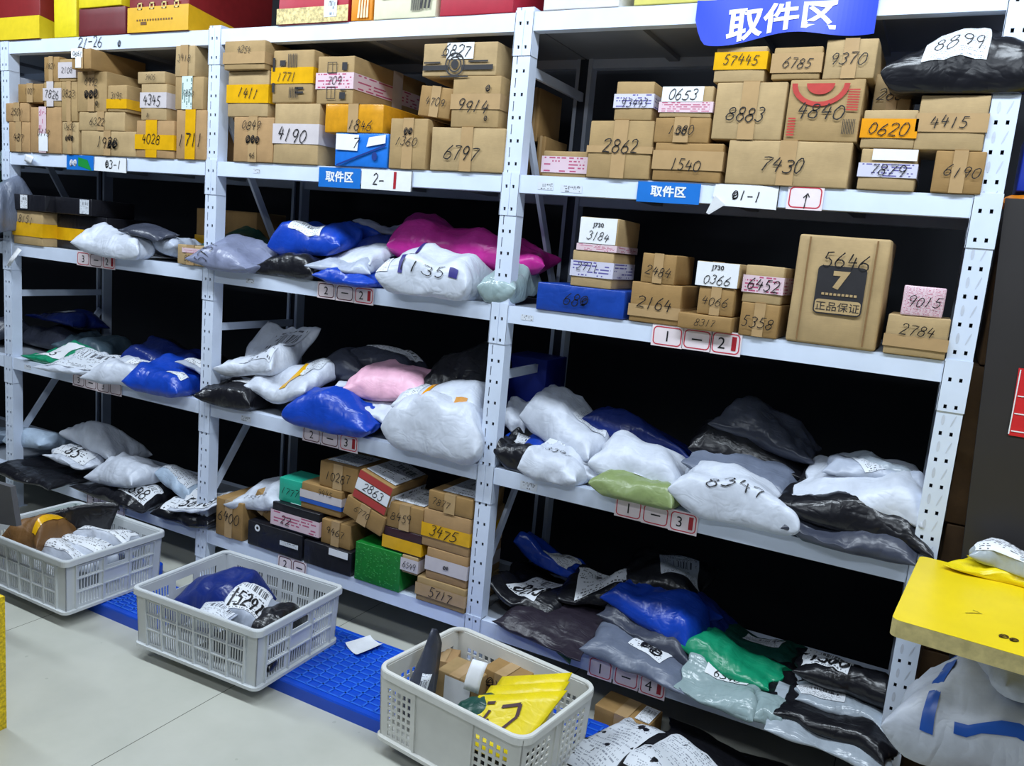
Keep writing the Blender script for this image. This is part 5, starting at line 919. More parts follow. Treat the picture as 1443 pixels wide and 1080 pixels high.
def ex_bluepack(o, w, d, h):
    mb = MB(); e = OFF+.0005
    mb.poly([(-w/2+.03*w, -e, .5*h), (-w/2+.45*w, -e, .47*h), (-w/2+.47*w, -e, .95*h), (-w/2+.03*w, -e, .97*h)], 0)
    mb.poly([(-w/2+.62*w, -e, .6*h), (-w/2+.97*w, -e, .72*h), (-w/2+.97*w, -e, .97*h), (-w/2+.66*w, -e, .88*h)], 0)
    mb.build('shipping_label', K_WHITE, o, False)
    mb = MB(); mb.bar((-w/2+.06*w, -e, .03*h), (-w/2+.98*w, -e, .66*h), .006, .002, (0, 0, 1)); mb.poly([(-w/2+.78*w+.013*math.cos(t), -e-.0005, .33*h+.017*math.sin(t)) for t in [k*PI/6 for k in range(12)]])
    mb.build('printed_marks', plain('dark_blue_print', (14, 50, 130), .5, .1), o, False)
def ex_black_ring(o, w, d, h):
    mb = MB(); cx, cz = -w/2+.2*w, .8*h
    for k in range(16):
        a, b = k*PI/8, (k+1)*PI/8
        mb.quad(*[(cx+r*math.cos(t), -OFF-.0006, cz+r*math.sin(t)) for r, t in ((.016, a), (.016, b), (.007, b), (.007, a))])
    mb.build('printed_ring', K_WHITE, o, False)
    mb = MB(); rect_front(mb, w, h, (.62, .42, .95, .6)); mb.build('shipping_label', BILL, o, False)
def ex_green(o, w, d, h):
    mb = MB(); rnd = random.Random(5)
    for k in range(150):
        x, z = rnd.uniform(.05, .95), rnd.uniform(.05, .95); rect_front(mb, w, h, (x-.014, z-.005, x+.014, z+.008))
    mb.build('printed_pattern', plain('light_green_print', (70, 168, 84), .5, .1), o, False)
def ex_redwhite(o, w, d, h):
    mb = MB(); rect_front(mb, w, h, (0, .34, 1, .72)); mb.build('paper_band', K_WHITE, o, False)
    mb = MB(); e = OFF*.9
    mb.quad((w/2+e, 0, .34*h), (w/2+e, d*.97, .34*h), (w/2+e, d*.97, .72*h), (w/2+e, 0, .72*h)); mb.build('paper_band', BILL, o, False)
    mb = MB(); rect_front(mb, w, h, (0, .74, 1, .99)); rect_front(mb, w, h, (0, .05, 1, .3)); mb.build('red_band', TAPE['red'], o, False)
# gift cartons of the top level: lettering rows and two-tone fronts
def ex_gift(lower, letters=0, frac=.62, slant=.0, side=True):
    def f(o, w, d, h):
        mb = MB(); e = OFF*.95; z = .11
        mb.quad((-w/2-e, -e, .002), (w/2+e, -e, .002), (w/2+e, -e, z+slant), (-w/2-e, -e, z))
        mb.quad((w/2+e, -e, .002), (w/2+e, d*.98, .002), (w/2+e, d*.98, z-.09 if slant < 0 else z-.06), (w/2+e, -e, z+slant))
        mb.build('lower_band', lower, o, False)
        if letters:
            mb = MB(); rnd = random.Random(letters)
            for k in range(letters):
                x = -w/2+w*(.2+.62*k/max(1, letters-1)); s = .015
                mb.box(x-s, -e-.0014, z-.012, x+s, -e-.0004, z-.006); mb.box(x-s, -e-.0014, z+.012, x+s, -e-.0004, z+.018); mb.box(x-s, -e-.0014, z-.012, x-s+.006, -e-.0004, z+.018); mb.box(x+s-.006, -e-.0014, z-.012, x+s, -e-.0004, z+.014)
            mb.build('printed_marks', plain('gilt_print', (214, 190, 120), .4, .1), o, False)
            mb = MB()
            for k in range(14): mb.box(-w/2+w*(.15+.045*k), -e-.0014, z*.45, -w/2+w*(.15+.045*k)+.009, -e-.0004, z*.52)
            mb.box(-w/2+.22*w, -e-.0014, z*.3, -w/2+.32*w, -e-.0004, z*.42); mb.build('printed_text', plain('brown_print', (110, 72, 24), .5, .1), o, False)
    return f
def ex_floral(o, w, d, h):
    mb = MB(); e = OFF*.95; mb.quad((-w/2-e, -e, .002), (w/2+e, -e, .002), (w/2+e, -e, .062), (-w/2-e, -e, .062)); mb.build('lower_band', plain('floral_border_print', (206, 186, 128), .5, .5, 90), o, False)
    mb = MB(); mb.quad((-w/2+.68*w, -e-.001, .02), (-w/2+.86*w, -e-.001, .02), (-w/2+.86*w, -e-.001, .085), (-w/2+.68*w, -e-.001, .085)); mb.build('bar_code_sticker', BAR, o, False)
def ex_cream(o, w, d, h):
    mb = MB(); e = OFF*.95+.001; cx = -w/2+.35*w
    for a in ((cx-.06, .075, cx-.056, .16), (cx+.056, .075, cx+.06, .16), (cx-.06, .072, cx+.06, .076)): mb.box(a[0], -e, a[1], a[2], -e+.0008, a[3])
    letter(mb, 'EP  DU', (cx, .125), .034, lambda p: (p[0], -e-.0004, p[1]), 0, .02, .8)
    for k in range(9): mb.box(-w/2+.62*w+k*.005, -e, .025, -w/2+.62*w+k*.005+.0025, -e+.0008, .085)
    for k in range(5): mb.box(-w/2+.6*w, -e, .1+k*.014, -w/2+.6*w+.04+.01*(k % 2), -e+.0008, .106+k*.014)
    for k in range(3): mb.bar((-w/2+(.78+.06*k)*w, -e, .03), (-w/2+(.83+.06*k)*w, -e, .15), .008, .0012, (1, 0, 0))
    mb.build('printed_text', PRINTK, o, False)
def ex_stalks(o, w, d, h):
    mb = MB(); e = OFF*.95+.001
    for k in range(4): mb.poly([(-w/2+(.35+.14*k)*w, -e, .01), (-w/2+(.45+.14*k)*w, -e, .01), (-w/2+(.5+.12*k)*w, -e, .13+.01*k), (-w/2+(.47+.12*k)*w, -e, .13)])
    mb.build('printed_marks', plain('pale_stalk_print', (238, 220, 170), .5, .1), o, False)
EXTRA = {'camera': ex_camera, 'seven': ex_seven, 'ring': ex_ring, 'marks': ex_marks, 'marks2': ex_marks2, 'bluepack': ex_bluepack, 'black_ring': ex_black_ring, 'green': ex_green, 'redwhite': ex_redwhite,
 'gift_yellow': ex_gift(plain('yellow_carton_print', (222, 196, 34), .45, .05), 0), 'gift_text': ex_gift(plain('amber_carton_print', (222, 170, 24), .45, .05), 4, slant=-.0), 'floral': ex_floral, 'cream': ex_cream, 'stalks': ex_stalks}
BOXM = {'red': plain('dark_red_carton', (128, 28, 30), .45, .08), 'crim': plain('crimson_carton', (172, 34, 56), .45, .06), 'yel': plain('yellow_carton', (226, 206, 30), .45, .06), 'orange': plain('orange_carton', (226, 140, 28), .45, .06),
 'cream': plain('cream_carton', (222, 218, 188), .5, .05), 'white': plain('white_carton', (228, 226, 228), .5, .04), 'lime': plain('pale_yellow_carton', (214, 206, 110), .5, .05), 'bluebox': plain('blue_wrap_carton', (34, 116, 214), .3, .08),
 'black': plastic('black_wrapped_carton', (26, 26, 32), .34, .35), 'teal': plain('teal_carton', (40, 168, 140), .35, .08), 'green': plain('green_carton', (22, 120, 44), .35, .1), 'plum': plain('plum_carton', (52, 30, 40), .35, .1),
 'pinkw': TAPE['pink'], 'amber': plain('amber_wrapped_carton', (206, 144, 30), .25, .12), 'blueb': plastic('blue_wrapped_parcel', (24, 66, 160), .34, .35), 'maroon': plain('maroon_carton', (104, 30, 36), .5, .08), 'deepblue': plain('deep_blue_carton', (18, 40, 140), .45, .08)}
plain('amber_oval', (196, 132, 40), .4, .1)
for b in BOXES:
    k = dict(b[9])
    if k.get('mat') in BOXM: k['mat'] = BOXM[k['mat']]
    elif isinstance(k.get('mat'), int): k['mat'] = CB[k['mat']]
    if 'extra' in k: k['extra'] = EXTRA[k['extra']]
    name, label, lev, x, y, z, w, d, h = b[:9]
    k.setdefault('group', 'cartons stored on the rack')
    k.setdefault('seed', (int(abs(x)*1000)+int(z*1000)*3) % 9973)
    make_box(name, label, x, y, z, w, d, h, **k)
for i, z in enumerate(LV): field(i, z)
for b in BOXES:
    if b[2] in (2, 3, 4): fill_box(b[2], b[3]-b[6]/2, b[3]+b[6]/2, b[4], b[4]+b[7], b[5]+b[8])
field('t', max(b[5]+b[8] for b in BOXES if '4415' in b[1])+.003, False)
for b in BAGS:
    lev, cx, cy, L, D, T, col, label, k = b; k = dict(k)
    for p in ('patches',):
        if p in k: k[p] = [(q[0], q[1], MATS[q[2]]) for q in k[p]]
    k.setdefault('seed', (int(abs(cx)*1000)*7+int(cy*1000)) % 9973); nm = k.pop('name', 'mailing_bag'); k.setdefault('group', 'mailing bags piled on the rack')
    make_bag(nm, label, lev, cx, cy, L, D, T, col, **k)
# ------------------------------------------------------------------ plastic crates
CRATE = plain('crate_plastic_offwhite', (206, 210, 212), .42, .06, 8); CRATE2 = plain('crate_plastic_cream', (216, 216, 210), .4, .06, 8)
HANDLE_GREY = plain('crate_handle_grey', (96, 100, 98), .6, .1)  # flat mid grey, not assigned to any part
def crate(x, y, z, w, d, h, yaw, label, style, mat):
    root = empty('plastic_crate', (x, y, z), math.radians(yaw)); tag(root, label, 'crate', 'slatted plastic crates on the floor')
    bw, bd = w-.05, d-.045
    def corner(i, t):
        sx, sy = ((-1, -1), (1, -1), (1, 1), (-1, 1))[i]
        return Vector((sx*(bw/2+(w-.03-bw)/2*t), sy*(bd/2+(d-.03-bd)/2*t), t*h))
    for i in range(4):
        j = (i+1) % 4; long = (i % 2 == 0); ln = (bw if long else bd)
        def P(s, t, o=0.0):
            p = corner(i, t).lerp(corner(j, t), s); n = Vector(((0, -1, 0), (1, 0, 0), (0, 1, 0), (-1, 0, 0))[i]); return tuple(p+n*o)
        holes = []; ribs = []
        if style == 'slot':
            npan = 6 if long else 3
            a, b = .09, .91; pw = (b-a)/npan
            for k in range(npan):
                ribs.append(a+k*pw)
                for r in range(3):
                    z0, z1 = (.10, .33) if r == 0 else ((.39, .60) if r == 1 else (.65, .84))
                    if not long and k == 1 and r > 0: continue
                    ns = 5 if long else 7
                    for q in range(ns):
                        s0 = a+k*pw+pw*(.14+.76*q/ns); holes.append((s0, s0+pw*.76/ns*.64, z0, z1))
                if not long and k == 1: holes.append((a+k*pw+pw*.14, a+k*pw+pw*.86, .70, .86))
            ribs.append(b)
        else:
            spans = ((.06, .25), (.70, .93)) if long else ((.07, .42), (.58, .93))
            for (a, b) in spans:
                nc = 5
                for q in range(nc):
                    for r in range(7):
                        s0 = a+(b-a)*q/nc; z0 = .08+.105*r; holes.append((s0, s0+(b-a)/nc*.62, z0, z0+.07))
        ss = sorted({0., 1., *[q for hh in holes for q in hh[:2]]}); ts = sorted({0., 1., *[q for hh in holes for q in hh[2:]]})
        mb = MB(); TH = .004
        hs = np.array(holes)
        grid = {}
        for m_ in range(len(ss)-1):
            for n_ in range(len(ts)-1):
                sc, tcc = (ss[m_]+ss[m_+1])/2, (ts[n_]+ts[n_+1])/2
                grid[m_, n_] = not np.any((hs[:, 0] < sc) & (hs[:, 1] > sc) & (hs[:, 2] < tcc) & (hs[:, 3] > tcc))
        for (m_, n_), solid in grid.items():
            if not solid: continue
            s0, s1, t0, t1 = ss[m_], ss[m_+1], ts[n_], ts[n_+1]
            mb.quad(P(s0, t0), P(s1, t0), P(s1, t1), P(s0, t1)); mb.quad(P(s0, t0, -TH), P(s0, t1, -TH), P(s1, t1, -TH), P(s1, t0, -TH))
            for (dm, dn, e) in ((-1, 0, ((s0, t0), (s0, t1))), (1, 0, ((s1, t0), (s1, t1))), (0, -1, ((s0, t0), (s1, t0))), (0, 1, ((s0, t1), (s1, t1)))):
                if not grid.get((m_+dm, n_+dn), False):
                    (qa, qb), (qc, qd) = e; mb.quad(P(qa, qb), P(qc, qd), P(qc, qd, -TH), P(qa, qb, -TH))
        mb.build('side_panel', mat, root)
        for s in ribs:
            mb = MB()
            ps = [(s-.006, 0), (s+.006, 0), (s+.006, .93), (s-.006, .93)]
            A = [P(u, t, .009) for u, t in ps]; B = [P(u, t, 0) for u, t in ps]
            mb.quad(*A)
            for k in range(4): mb.quad(A[k], A[(k+1) % 4], B[(k+1) % 4], B[k])
            mb.build('rib', mat, root)
        if style == 'slot':
            for t in (.36, .625, .885):
                ps = [(.085, t-.012), (.915, t-.012), (.915, t+.012), (.085, t+.012)]; A = [P(u, q, .007) for u, q in ps]; B = [P(u, q, 0) for u, q in ps]
                mb = MB(); mb.quad(*A)
                for k in range(4): mb.quad(A[k], A[(k+1) % 4], B[(k+1) % 4], B[k])
                mb.build('rib', mat, root)
        else:
            for s in (.27, .68) if long else (.45, .55):
                ps = [(s-.007, 0), (s+.007, 0), (s+.007, .95), (s-.007, .95)]; A = [P(u, q, .006) for u, q in ps]; B = [P(u, q, 0) for u, q in ps]
                mb = MB(); mb.quad(*A)
                for k in range(4): mb.quad(A[k], A[(k+1) % 4], B[(k+1) % 4], B[k])
                mb.build('rib', mat, root)
    def loop(wd, dp, r, zz, n=6):
        return [(px, py, zz) for px, py in rrect(-wd/2, -dp/2, wd/2, dp/2, r, n)]
    mb = MB(); r = .03 if style == 'slot' else .055
    Ls = [loop(w-.034, d-.034, r*.7, h), loop(w-.034, d-.034, r*.7, h+.006), loop(w-.028, d-.028, r*.8, h+.010), loop(w-.004, d-.004, r, h+.010), loop(w, d, r, h+.006), loop(w, d, r, h-.016), loop(w-.005, d-.005, r, h-.016), loop(w-.005, d-.005, r, h)]
    for A, B in zip(Ls, Ls[1:]+Ls[:1]):
        for k in range(len(A)):
            k2 = (k+1) % len(A); mb.quad(A[k], A[k2], B[k2], B[k])
    mb.build('rim', mat, root, True)
    mb = MB(); A = loop(bw+.03, bd+.03, .03, 0); B = loop(bw+.03, bd+.03, .03, .012); mb.poly(A[::-1]); mb.poly(B)
    for k in range(len(A)): mb.quad(A[k], A[(k+1) % len(A)], B[(k+1) % len(A)], B[k])
    mb.build('base', mat, root)
    return root
# ------------------------------------------------------------------ blue floor pallets
MATB = plain('blue_pallet_plastic', (12, 74, 196), .38, .08, 6); MATL = plain('blue_pallet_rib', (40, 104, 216), .38, .08, 6)
def pallet(x0, x1, y0, y1, label):
    root = empty('plastic_pallet', ((x0+x1)/2, (y0+y1)/2, 0)); tag(root, label, 'pallet', 'blue plastic floor pallets')
    w, d, h = x1-x0, y1-y0, .05; mb = MB(); r = .02
    A = [(x, y, 0) for x, y in rrect(-w/2, -d/2, w/2, d/2, r)]; B = [(x, y, h-.006) for x, y, _ in A]; C_ = [(x*.985, y*.985, h) for x, y, _ in A]
    for P, Q in ((A, B), (B, C_)):
        for k in range(len(A)): mb.quad(P[k], P[(k+1) % len(A)], Q[(k+1) % len(A)], Q[k])
    mb.poly(A[::-1])
    ix, iy = w/2-.028, d/2-.028
    Cs = [(-ix, -iy, h), (ix, -iy, h), (ix, iy, h), (-ix, iy, h)]
    mb2 = [(x, y, h) for x, y, _ in C_]
    # flat border between the outline and the ribbed field
    mb.poly(mb2)
    mb.build('deck', MATB, root, True)
    mb = MB(); n = 11
    for k in range(n+1):
        x = -ix+2*ix*k/n; mb.box(x-.0035, -iy, h, x+.0035, iy, h+.004)
        y = -iy+2*iy*k/n; mb.box(-ix, y-.0035, h, ix, y+.0035, h+.004)
    mb.build('surface_rib', MATL, root, False)
pallet(-2.26, -1.65, -.53, -.08, 'blue plastic pallet beneath the leftmost crate of envelopes')
pallet(-1.635, -1.02, -.53, -.22, 'blue plastic pallet between the left and the middle crate')
pallet(-1.00, -.645, -.53, -.08, 'blue plastic pallet hidden under the middle crate')
pallet(-.63, -.01, -.53, -.08, 'blue plastic pallet with a white paper on it, right of middle crate')
pallet(.02, .64, -.53, -.08, 'blue plastic pallet under the right front crate')
PZ = .0545
crate(-1.80, -.455, PZ, .635, .49, .225, 0, 'off-white slotted crate at left holding a black envelope and waybills', 'slot', CRATE)
crate(-.805, -.43, PZ, .635, .49, .225, 2, 'off-white slotted crate in the middle holding a blue bag', 'slot', CRATE)
crate(.315, -.455, PZ, .60, .43, .24, -8, 'cream crate with square holes holding yellow mailers, right front', 'mesh', CRATE2)
mb = MB()
pts = [(-.461, -.201), (-.363, -.245), (-.330, -.12), (-.415, -.10)]
nx = 8
def bil(s, t): 
    a = Vector(pts[0]).lerp(Vector(pts[1]), s); b2 = Vector(pts[3]).lerp(Vector(pts[2]), s); return a.lerp(b2, t)
for i in range(nx):
    for j in range(nx):
        q = []
        for s, t in ((i, j), (i+1, j), (i+1, j+1), (i, j+1)):
            p = bil(s/nx, t/nx); q.append((p.x, p.y, .057+.012*(abs(s/nx-.5)*2)**3+.006*(t/nx)**2))
        mb.quad(*q)
o = mb.build('paper_slip', K_WHITE); tag(o, 'blank white paper slip lying on the blue pallet', 'paper')
# contents of the crates
field('c2', PZ+.013, False); field('c1', PZ+.013, False); field('c3', PZ+.013, False); field('fl', 0.0, False)
fill_box('fl', .02, .64, -.53, -.08, .0)
CG = 'parcels lying in the floor crates'
make_bag('mailing_bag', 'black parcel bag at the bottom of the middle crate', 'c2', -.70, -.44, .34, .30, .12, 'K', 8, seed=3, group=CG)
make_bag('mailing_bag', 'plump navy blue mailing bag in the middle crate', 'c2', -.93, -.40, .32, .30, .20, 'N', 4, seed=5, group=CG, zb=PZ+.035)
make_bag('mailing_bag', 'silvery parcel with a white waybill in the middle crate', 'c2', -.72, -.46, .19, .2, .08, 'C', 20, seed=8, zb=PZ+.13, lab=((-.8, -.75, .7, .8, 'b', '15291', 0),), group=CG, crumple=1.4)
make_bag('mailing_bag', 'small crumpled black bag at right end of the middle crate', 'c2', -.62, -.42, .15, .2, .09, 'K', 20, seed=9, zb=PZ+.085, group=CG, crumple=1.6)
make_bag('mailing_bag', 'white waybill pouch beside the front wall of the middle crate', 'c2', -.80, -.58, .2, .1, .03, 'C', 6, seed=11, lab=((-.8, -.7, .8, .8, 'd'),), group=CG)
# crate at left: envelopes and waybills
for k in range(4):
    make_bag('waybill_bundle', ('white waybill bundle, frontmost in the left crate', 'white waybill bundle leaning on the front bundle in the left crate', 'white waybill bundle third from the front in the left crate', 'white waybill bundle at the right back of the left crate')[k], 'c1', (-1.76, -1.75, -1.72, -1.71)[k], (-.60, -.51, -.42, -.33)[k], .30, .11, .07, 'W', (-6, 8, 2, 12)[k], seed=20+k, cat='waybills', lab=((-.9, -.85, .9, .9, 'b'),), group='bundled waybills in the left crate', crumple=.9, flat=True, zb=PZ+.10+.015*k)
make_bag('mailing_bag', 'crumpled brown paper packet with yellow tape in the left crate', 'c1', -1.93, -.50, .22, .28, .14, 'Q', 12, seed=31, group=CG, patches=(('yellow_tape', (.45, -.9, .72, .5), TAPE['yellow']),))
make_bag('mailing_bag', 'lime green bag in the back left corner of the left crate', 'c1', -2.02, -.31, .18, .16, .16, 'E', 0, seed=33, group=CG)
def sheet(name, P, nu, nv, th, mat, label, cat, f=None, uvn=True, group=None):
    """thin sheet with thickness through four corners P, bent by f(s, t) -> offset vector"""
    mb = MB(); P = [Vector(p) for p in P]; n = ((P[1]-P[0]).cross(P[3]-P[0])).normalized()
    def q(s, t, e): 
        p = P[0].lerp(P[1], s).lerp(P[3].lerp(P[2], s), t); 
        if f: p = p+Vector(f(s, t))
        return tuple(p+n*e)
    for i in range(nu):
        for j in range(nv):
            s0, s1, t0, t1 = i/nu, (i+1)/nu, j/nv, (j+1)/nv; uv = ((s0, t0), (s1, t0), (s1, t1), (s0, t1))
            mb.quad(q(s0, t0, th), q(s1, t0, th), q(s1, t1, th), q(s0, t1, th), 0, uv); mb.quad(q(s0, t0, 0), q(s0, t1, 0), q(s1, t1, 0), q(s1, t0, 0), 0, uv)
    for i in range(nu):
        for t in (0, 1): mb.quad(q(i/nu, t, 0), q((i+1)/nu, t, 0), q((i+1)/nu, t, th), q(i/nu, t, th))
    for j in range(nv):
        for s in (0, 1): mb.quad(q(s, j/nv, 0), q(s, (j+1)/nv, 0), q(s, (j+1)/nv, th), q(s, j/nv, th))
    o = mb.build(name, mat, None, True, True); tag(o, label, cat, group); return o
env = sheet('black_envelope', [(-2.04, -.60, .13), (-1.80, -.30, .15), (-1.74, -.26, .37), (-2.02, -.52, .30)], 10, 8, .003, BAGC['K'], 'open black envelope standing in the left crate', 'envelope', lambda s, t: (.03*math.sin(s*3)*t, .05*math.sin(s*PI)*t, .03*math.sin(s*PI)*t))
# crate right front
make_box('cardboard_box', 'brown carton with scrawled writing in the right front crate', .31, -.35, PZ+.013, .15, .12, .19, mat=CB[2], num='~x~', npos=(.45, .8), nh=.25, yaw=-8, seed=301, group='cartons lying in the right front crate')
make_box('cardboard_box', 'dented brown carton with a white label in the right front crate', .175, -.42, PZ+.013, .15, .12, .17, mat=CB[0], lab=((.25, .45, .95, .97, 'w'),), yaw=-4, seed=302, group='cartons lying in the right front crate')
make_box('cardboard_box', 'crumpled tan carton at left end of the right front crate', .085, -.36, PZ+.013, .09, .10, .17, mat=CB[3], yaw=18, seed=303, soft=.006, group='cartons lying in the right front crate')
make_bag('mailing_bag', 'black shredded liner at the bottom of right front crate', 'c3', .40, -.49, .27, .22, .06, 'K', -8, seed=41, group=CG, crumple=1.6)
fill_box('c3', .10, .26, -.43, -.28, .24)
make_bag('mailing_bag', 'teal green mailing bag under yellow mailers in right front crate', 'c3', .33, -.47, .26, .13, .08, 'F', 24, seed=43, group=CG)
pkt = sheet('tall_packet', [(.045, -.52, .12), (.155, -.53, .12), (.135, -.42, .34), (.06, -.42, .34)], 8, 10, .03, BAGC['D'], 'grey black pointed packet standing in the right front crate', 'parcel', lambda s, t: (.03*(.5-s)*t*t*1.4, -.03*math.sin(s*PI)*(1-t*.6), .05*math.sin(s*PI)*t))
lb = sheet('shipping_label', [(.075, -.557, .15), (.13, -.557, .15), (.135, -.503, .27), (.085, -.503, .27)], 6, 6, .001, BILL2, 'x', 'x', lambda s, t: (0, -.014*math.sin(s*PI), 0))
for kk in ('label', 'category'): del lb[kk]
lb.parent = pkt
slip = sheet('paper_slip', [(.235, -.465, .235), (.285, -.45, .225), (.29, -.41, .32), (.24, -.425, .325)], 4, 4, .001, K_WHITE, 'small blank white slip propped in the right front crate', 'paper', lambda s, t: (0, -.01*math.sin(t*PI), 0))
for k in range(3):
    off = Vector((.0+.012*k, .055*k, .012*k))
    P = [Vector((.28, -.575, .155))+off, Vector((.50, -.605, .15))+off, Vector((.575-.02*k, -.40-.02*k, .315))+off, Vector((.30, -.47, .235))+off]
    s_ = sheet('yellow_mailer', P, 12, 6, .004, BAGC['Y'], ('yellow mailer with dark curved lettering, frontmost in the right crate', 'yellow mailer behind the lettered one in the right crate', 'yellow mailer rearmost in the right crate')[k], 'mailer', lambda s, t: (0, -.03*math.sin(s*PI), .012*math.sin(s*PI)*t), group='yellow mailers in the right crate')
    if k == 0:
        mb = MB(); P = [Vector(p) for p in P]
        nn = ((P[1]-P[0]).cross(P[3]-P[0])).normalized()
        def mp(p):
            s, t = p; q = P[0].lerp(P[1], s).lerp(P[3].lerp(P[2], s), t)+Vector((0, -.03*math.sin(s*PI), .012*math.sin(s*PI)*t)); return tuple(q+nn*.0075)
        mp_ = mp
        for st in ([(.42, .75), (.62, .80), (.68, .6), (.6, .38), (.48, .25)], [(.2, .5), (.38, .42)], [(.3, .66), (.28, .3)], [(.24, .26), (.36, .5)], [(.2, .8), (.3, .82)]):
            for a, b2 in zip(st, st[1:]):
                n_ = 5
                for q in range(n_):
                    A = Vector(a).lerp(Vector(b2), q/n_); B = Vector(a).lerp(Vector(b2), (q+1)/n_); dd = (B-A).normalized()*.02; nrm = Vector((-dd.y, dd.x*1.6))
                    mb.quad(mp(A-nrm), mp(B-nrm), mp(B+nrm), mp(A+nrm))
        mb.build('dark_lettering', plain('maroon_print', (60, 16, 30), .5, .1), s_, False)
# wrapped label on the rim of the right crate
# ------------------------------------------------------------------ parcels on the floor in front of bay 1
make_box('cardboard_box', 'small brown carton with red scrawl on the floor beside right crate', .655, -.055, 0, .21, .13, .085, mat=CB[2], yaw=-6, seed=401, topbill=(.72, .1, .98, .9), group='parcels on the floor')
field('f2', 0.0, False)
make_bag('mailing_bag', 'black mailing bag under the floor parcels at bottom edge', 'f2', .86, -.20, .40, .40, .05, 'K', -10, seed=51, group='parcels on the floor')
make_bag('mailing_bag', 'black parcel with large waybill marked 2024 on the floor, beside right crate', 'f2', .735, -.30, .24, .34, .10, 'K', -22, seed=52, lab=((-.92, -.95, .5, .95, 'f', '', 0),), hw=('2024', -.2, .72, .032), group='parcels on the floor', flat=True)
make_bag('mailing_bag', 'black parcel with torn waybill on the floor at bottom edge', 'f2', .93, -.33, .24, .30, .09, 'K', -18, seed=53, lab=((-.85, -.9, .8, .8, 'f', '', 0),), group='parcels on the floor', flat=True)
make_bag('mailing_bag', 'flat black bag on the floor under the lowest shelf', 'f2', 1.02, -.02, .46, .26, .03, 'K', -6, seed=54, group='parcels on the floor', flat=True)
# ------------------------------------------------------------------ blue banner over the top beam
BLU = plain('banner_blue_film', (26, 62, 206), .42, .05, 6)
def ban(s, t, e=0.0):
    x = .612+.528*s; zb = 2.372-.012*math.sin(s*9)-.010*math.sin(s*4+1)+(.07*(1-s/.09)**2 if s < .09 else 0)
    zt = 2.4935
    if t < .84:
        k = t/.84; z = zb+(zt-zb)*k; y = -.010-.007*math.sin(s*11)*(1-k)-.014*(1-k)*math.sin(s*PI)
    else:
        k = (t-.84)/.16; z = zt+.0035; y = -.010+.09*k
    return (x, y-e*(t < .84), z+e*(t >= .84))
mb = MB(); n1, n2 = 40, 16
for i in range(n1):
    for j in range(n2):
        c4 = ((i, j), (i+1, j), (i+1, j+1), (i, j+1))
        mb.quad(*[ban(a/n1, b_/n2) for a, b_ in c4]); mb.quad(*[ban(a/n1, b_/n2, .0012) for a, b_ in c4[::-1]])
bn = mb.build('hanging_banner', BLU, None, False, True); tag(bn, 'blue banner with white lettering draped over top beam of right bay', 'sign')
mb = MB()
letter(mb, '取件区', (.876, 2.425), .092, lambda p: ban((p[0]-.612)/.528, max(0, min(.835, (p[1]-2.372)/(2.4935-2.372)*.84)), .003), 0, .028, 1.15, math.radians(1.5))
mb.build('banner_lettering', K_WHITE, bn, False)
# ------------------------------------------------------------------ right side: counter, board, sack
YEL = plain('yellow_table_laminate', (232, 204, 22), .38, .06, 5); EDGE = plain('worn_table_edge', (196, 180, 120), .6, .2, 40)
tb = empty('yellow_counter', (1.44, -.605, 0), math.radians(-5)); tag(tb, 'yellow topped counter with worn cream edge at the right', 'table')
mb = MB(); A = rrect(0, 0, 1.3, .555, .02); 
mb.poly([(x, y, .9) for x, y in A]); tp = mb.build('tabletop', YEL, tb, False)
mb = MB(); mb.poly([(x, y, .858) for x, y in A][::-1])
for k in range(len(A)): 
    k2 = (k+1) % len(A); mb.quad((*A[k], .858), (*A[k2], .858), (*A[k2], .8995), (*A[k], .8995))
mb.build('table_edge', EDGE, tb, False)
mb = MB()
ink(mb, '7', (.155, .19), .045, lambda p: (p[0], p[1], .9012), random.Random(3), .06, 0, -.5); ink(mb, '~~', (.235, .085), .03, lambda p: (p[0], p[1], .9012), random.Random(5), .12, 0, -.1)
mb.build('pen_scribble', plain('brown_marker_ink', (70, 50, 10), .5, .1), tb, False)
for lx in (.62, 1.2):
    for ly in (.06, .49):
        mb = MB(); mb.box(lx-.025, ly-.025, 0, lx+.025, ly+.025, .858); mb.build('leg', plain('table_leg_steel', (60, 62, 66), .5, .1), tb)
field('tb', .9, False)
make_bag('snack_packet', 'yellow green packet under the labelled parcel on the yellow counter', 'tb', 1.70, -.09, .26, .13, .035, 'Y', -10, seed=61, cat='parcel', group='parcels on the yellow counter', crumple=1.5)
make_bag('mailing_bag', 'flat parcel with printed white label on the yellow counter', 'tb', 1.75, -.10, .26, .13, .045, 'S', -10, seed=62, lab=((-.93, -.9, .95, .95, 'b'),), group='parcels on the yellow counter', flat=True)
BOARD = plain('dark_grey_board', (42, 39, 40), .55, .08, 4)
mb = MB(); xl = lambda z: 1.645-.0535*z
P = [(xl(0), .015, 0), (2.5, .015, 0), (2.5, .015, 1.935), (xl(1.935), .015, 1.935)]; Q = [(x, .04, z) for x, _, z in P]
mb.quad(*P); mb.quad(*Q[::-1])
for k in range(4): mb.quad(P[k], Q[k], Q[(k+1) % 4], P[(k+1) % 4])
bd = mb.build('board_panel', BOARD); tag(bd, 'dark grey board standing beside the right upright with red notice', 'board')
SIGNR = plain('red_notice_paper', (206, 34, 40), .5, .05)
mb = MB(); mb.poly([(1.648, .012, 1.475), (1.90, .012, 1.475), (1.90, .012, 1.283), (1.654, .012, 1.283)], 0)
for z in (1.295, 1.345, 1.395): mb.box(1.658, .0105, z, 1.89, .0118, z+.003, 1)
for z, s in ((1.315, '货'), (1.365, '其')): letter(mb, s*3, (1.73, z), .026, lambda p: (p[0], .0105, p[1]), 1)
mb.box(1.652, .0105, 1.287, 1.655, .0118, 1.47, 1)
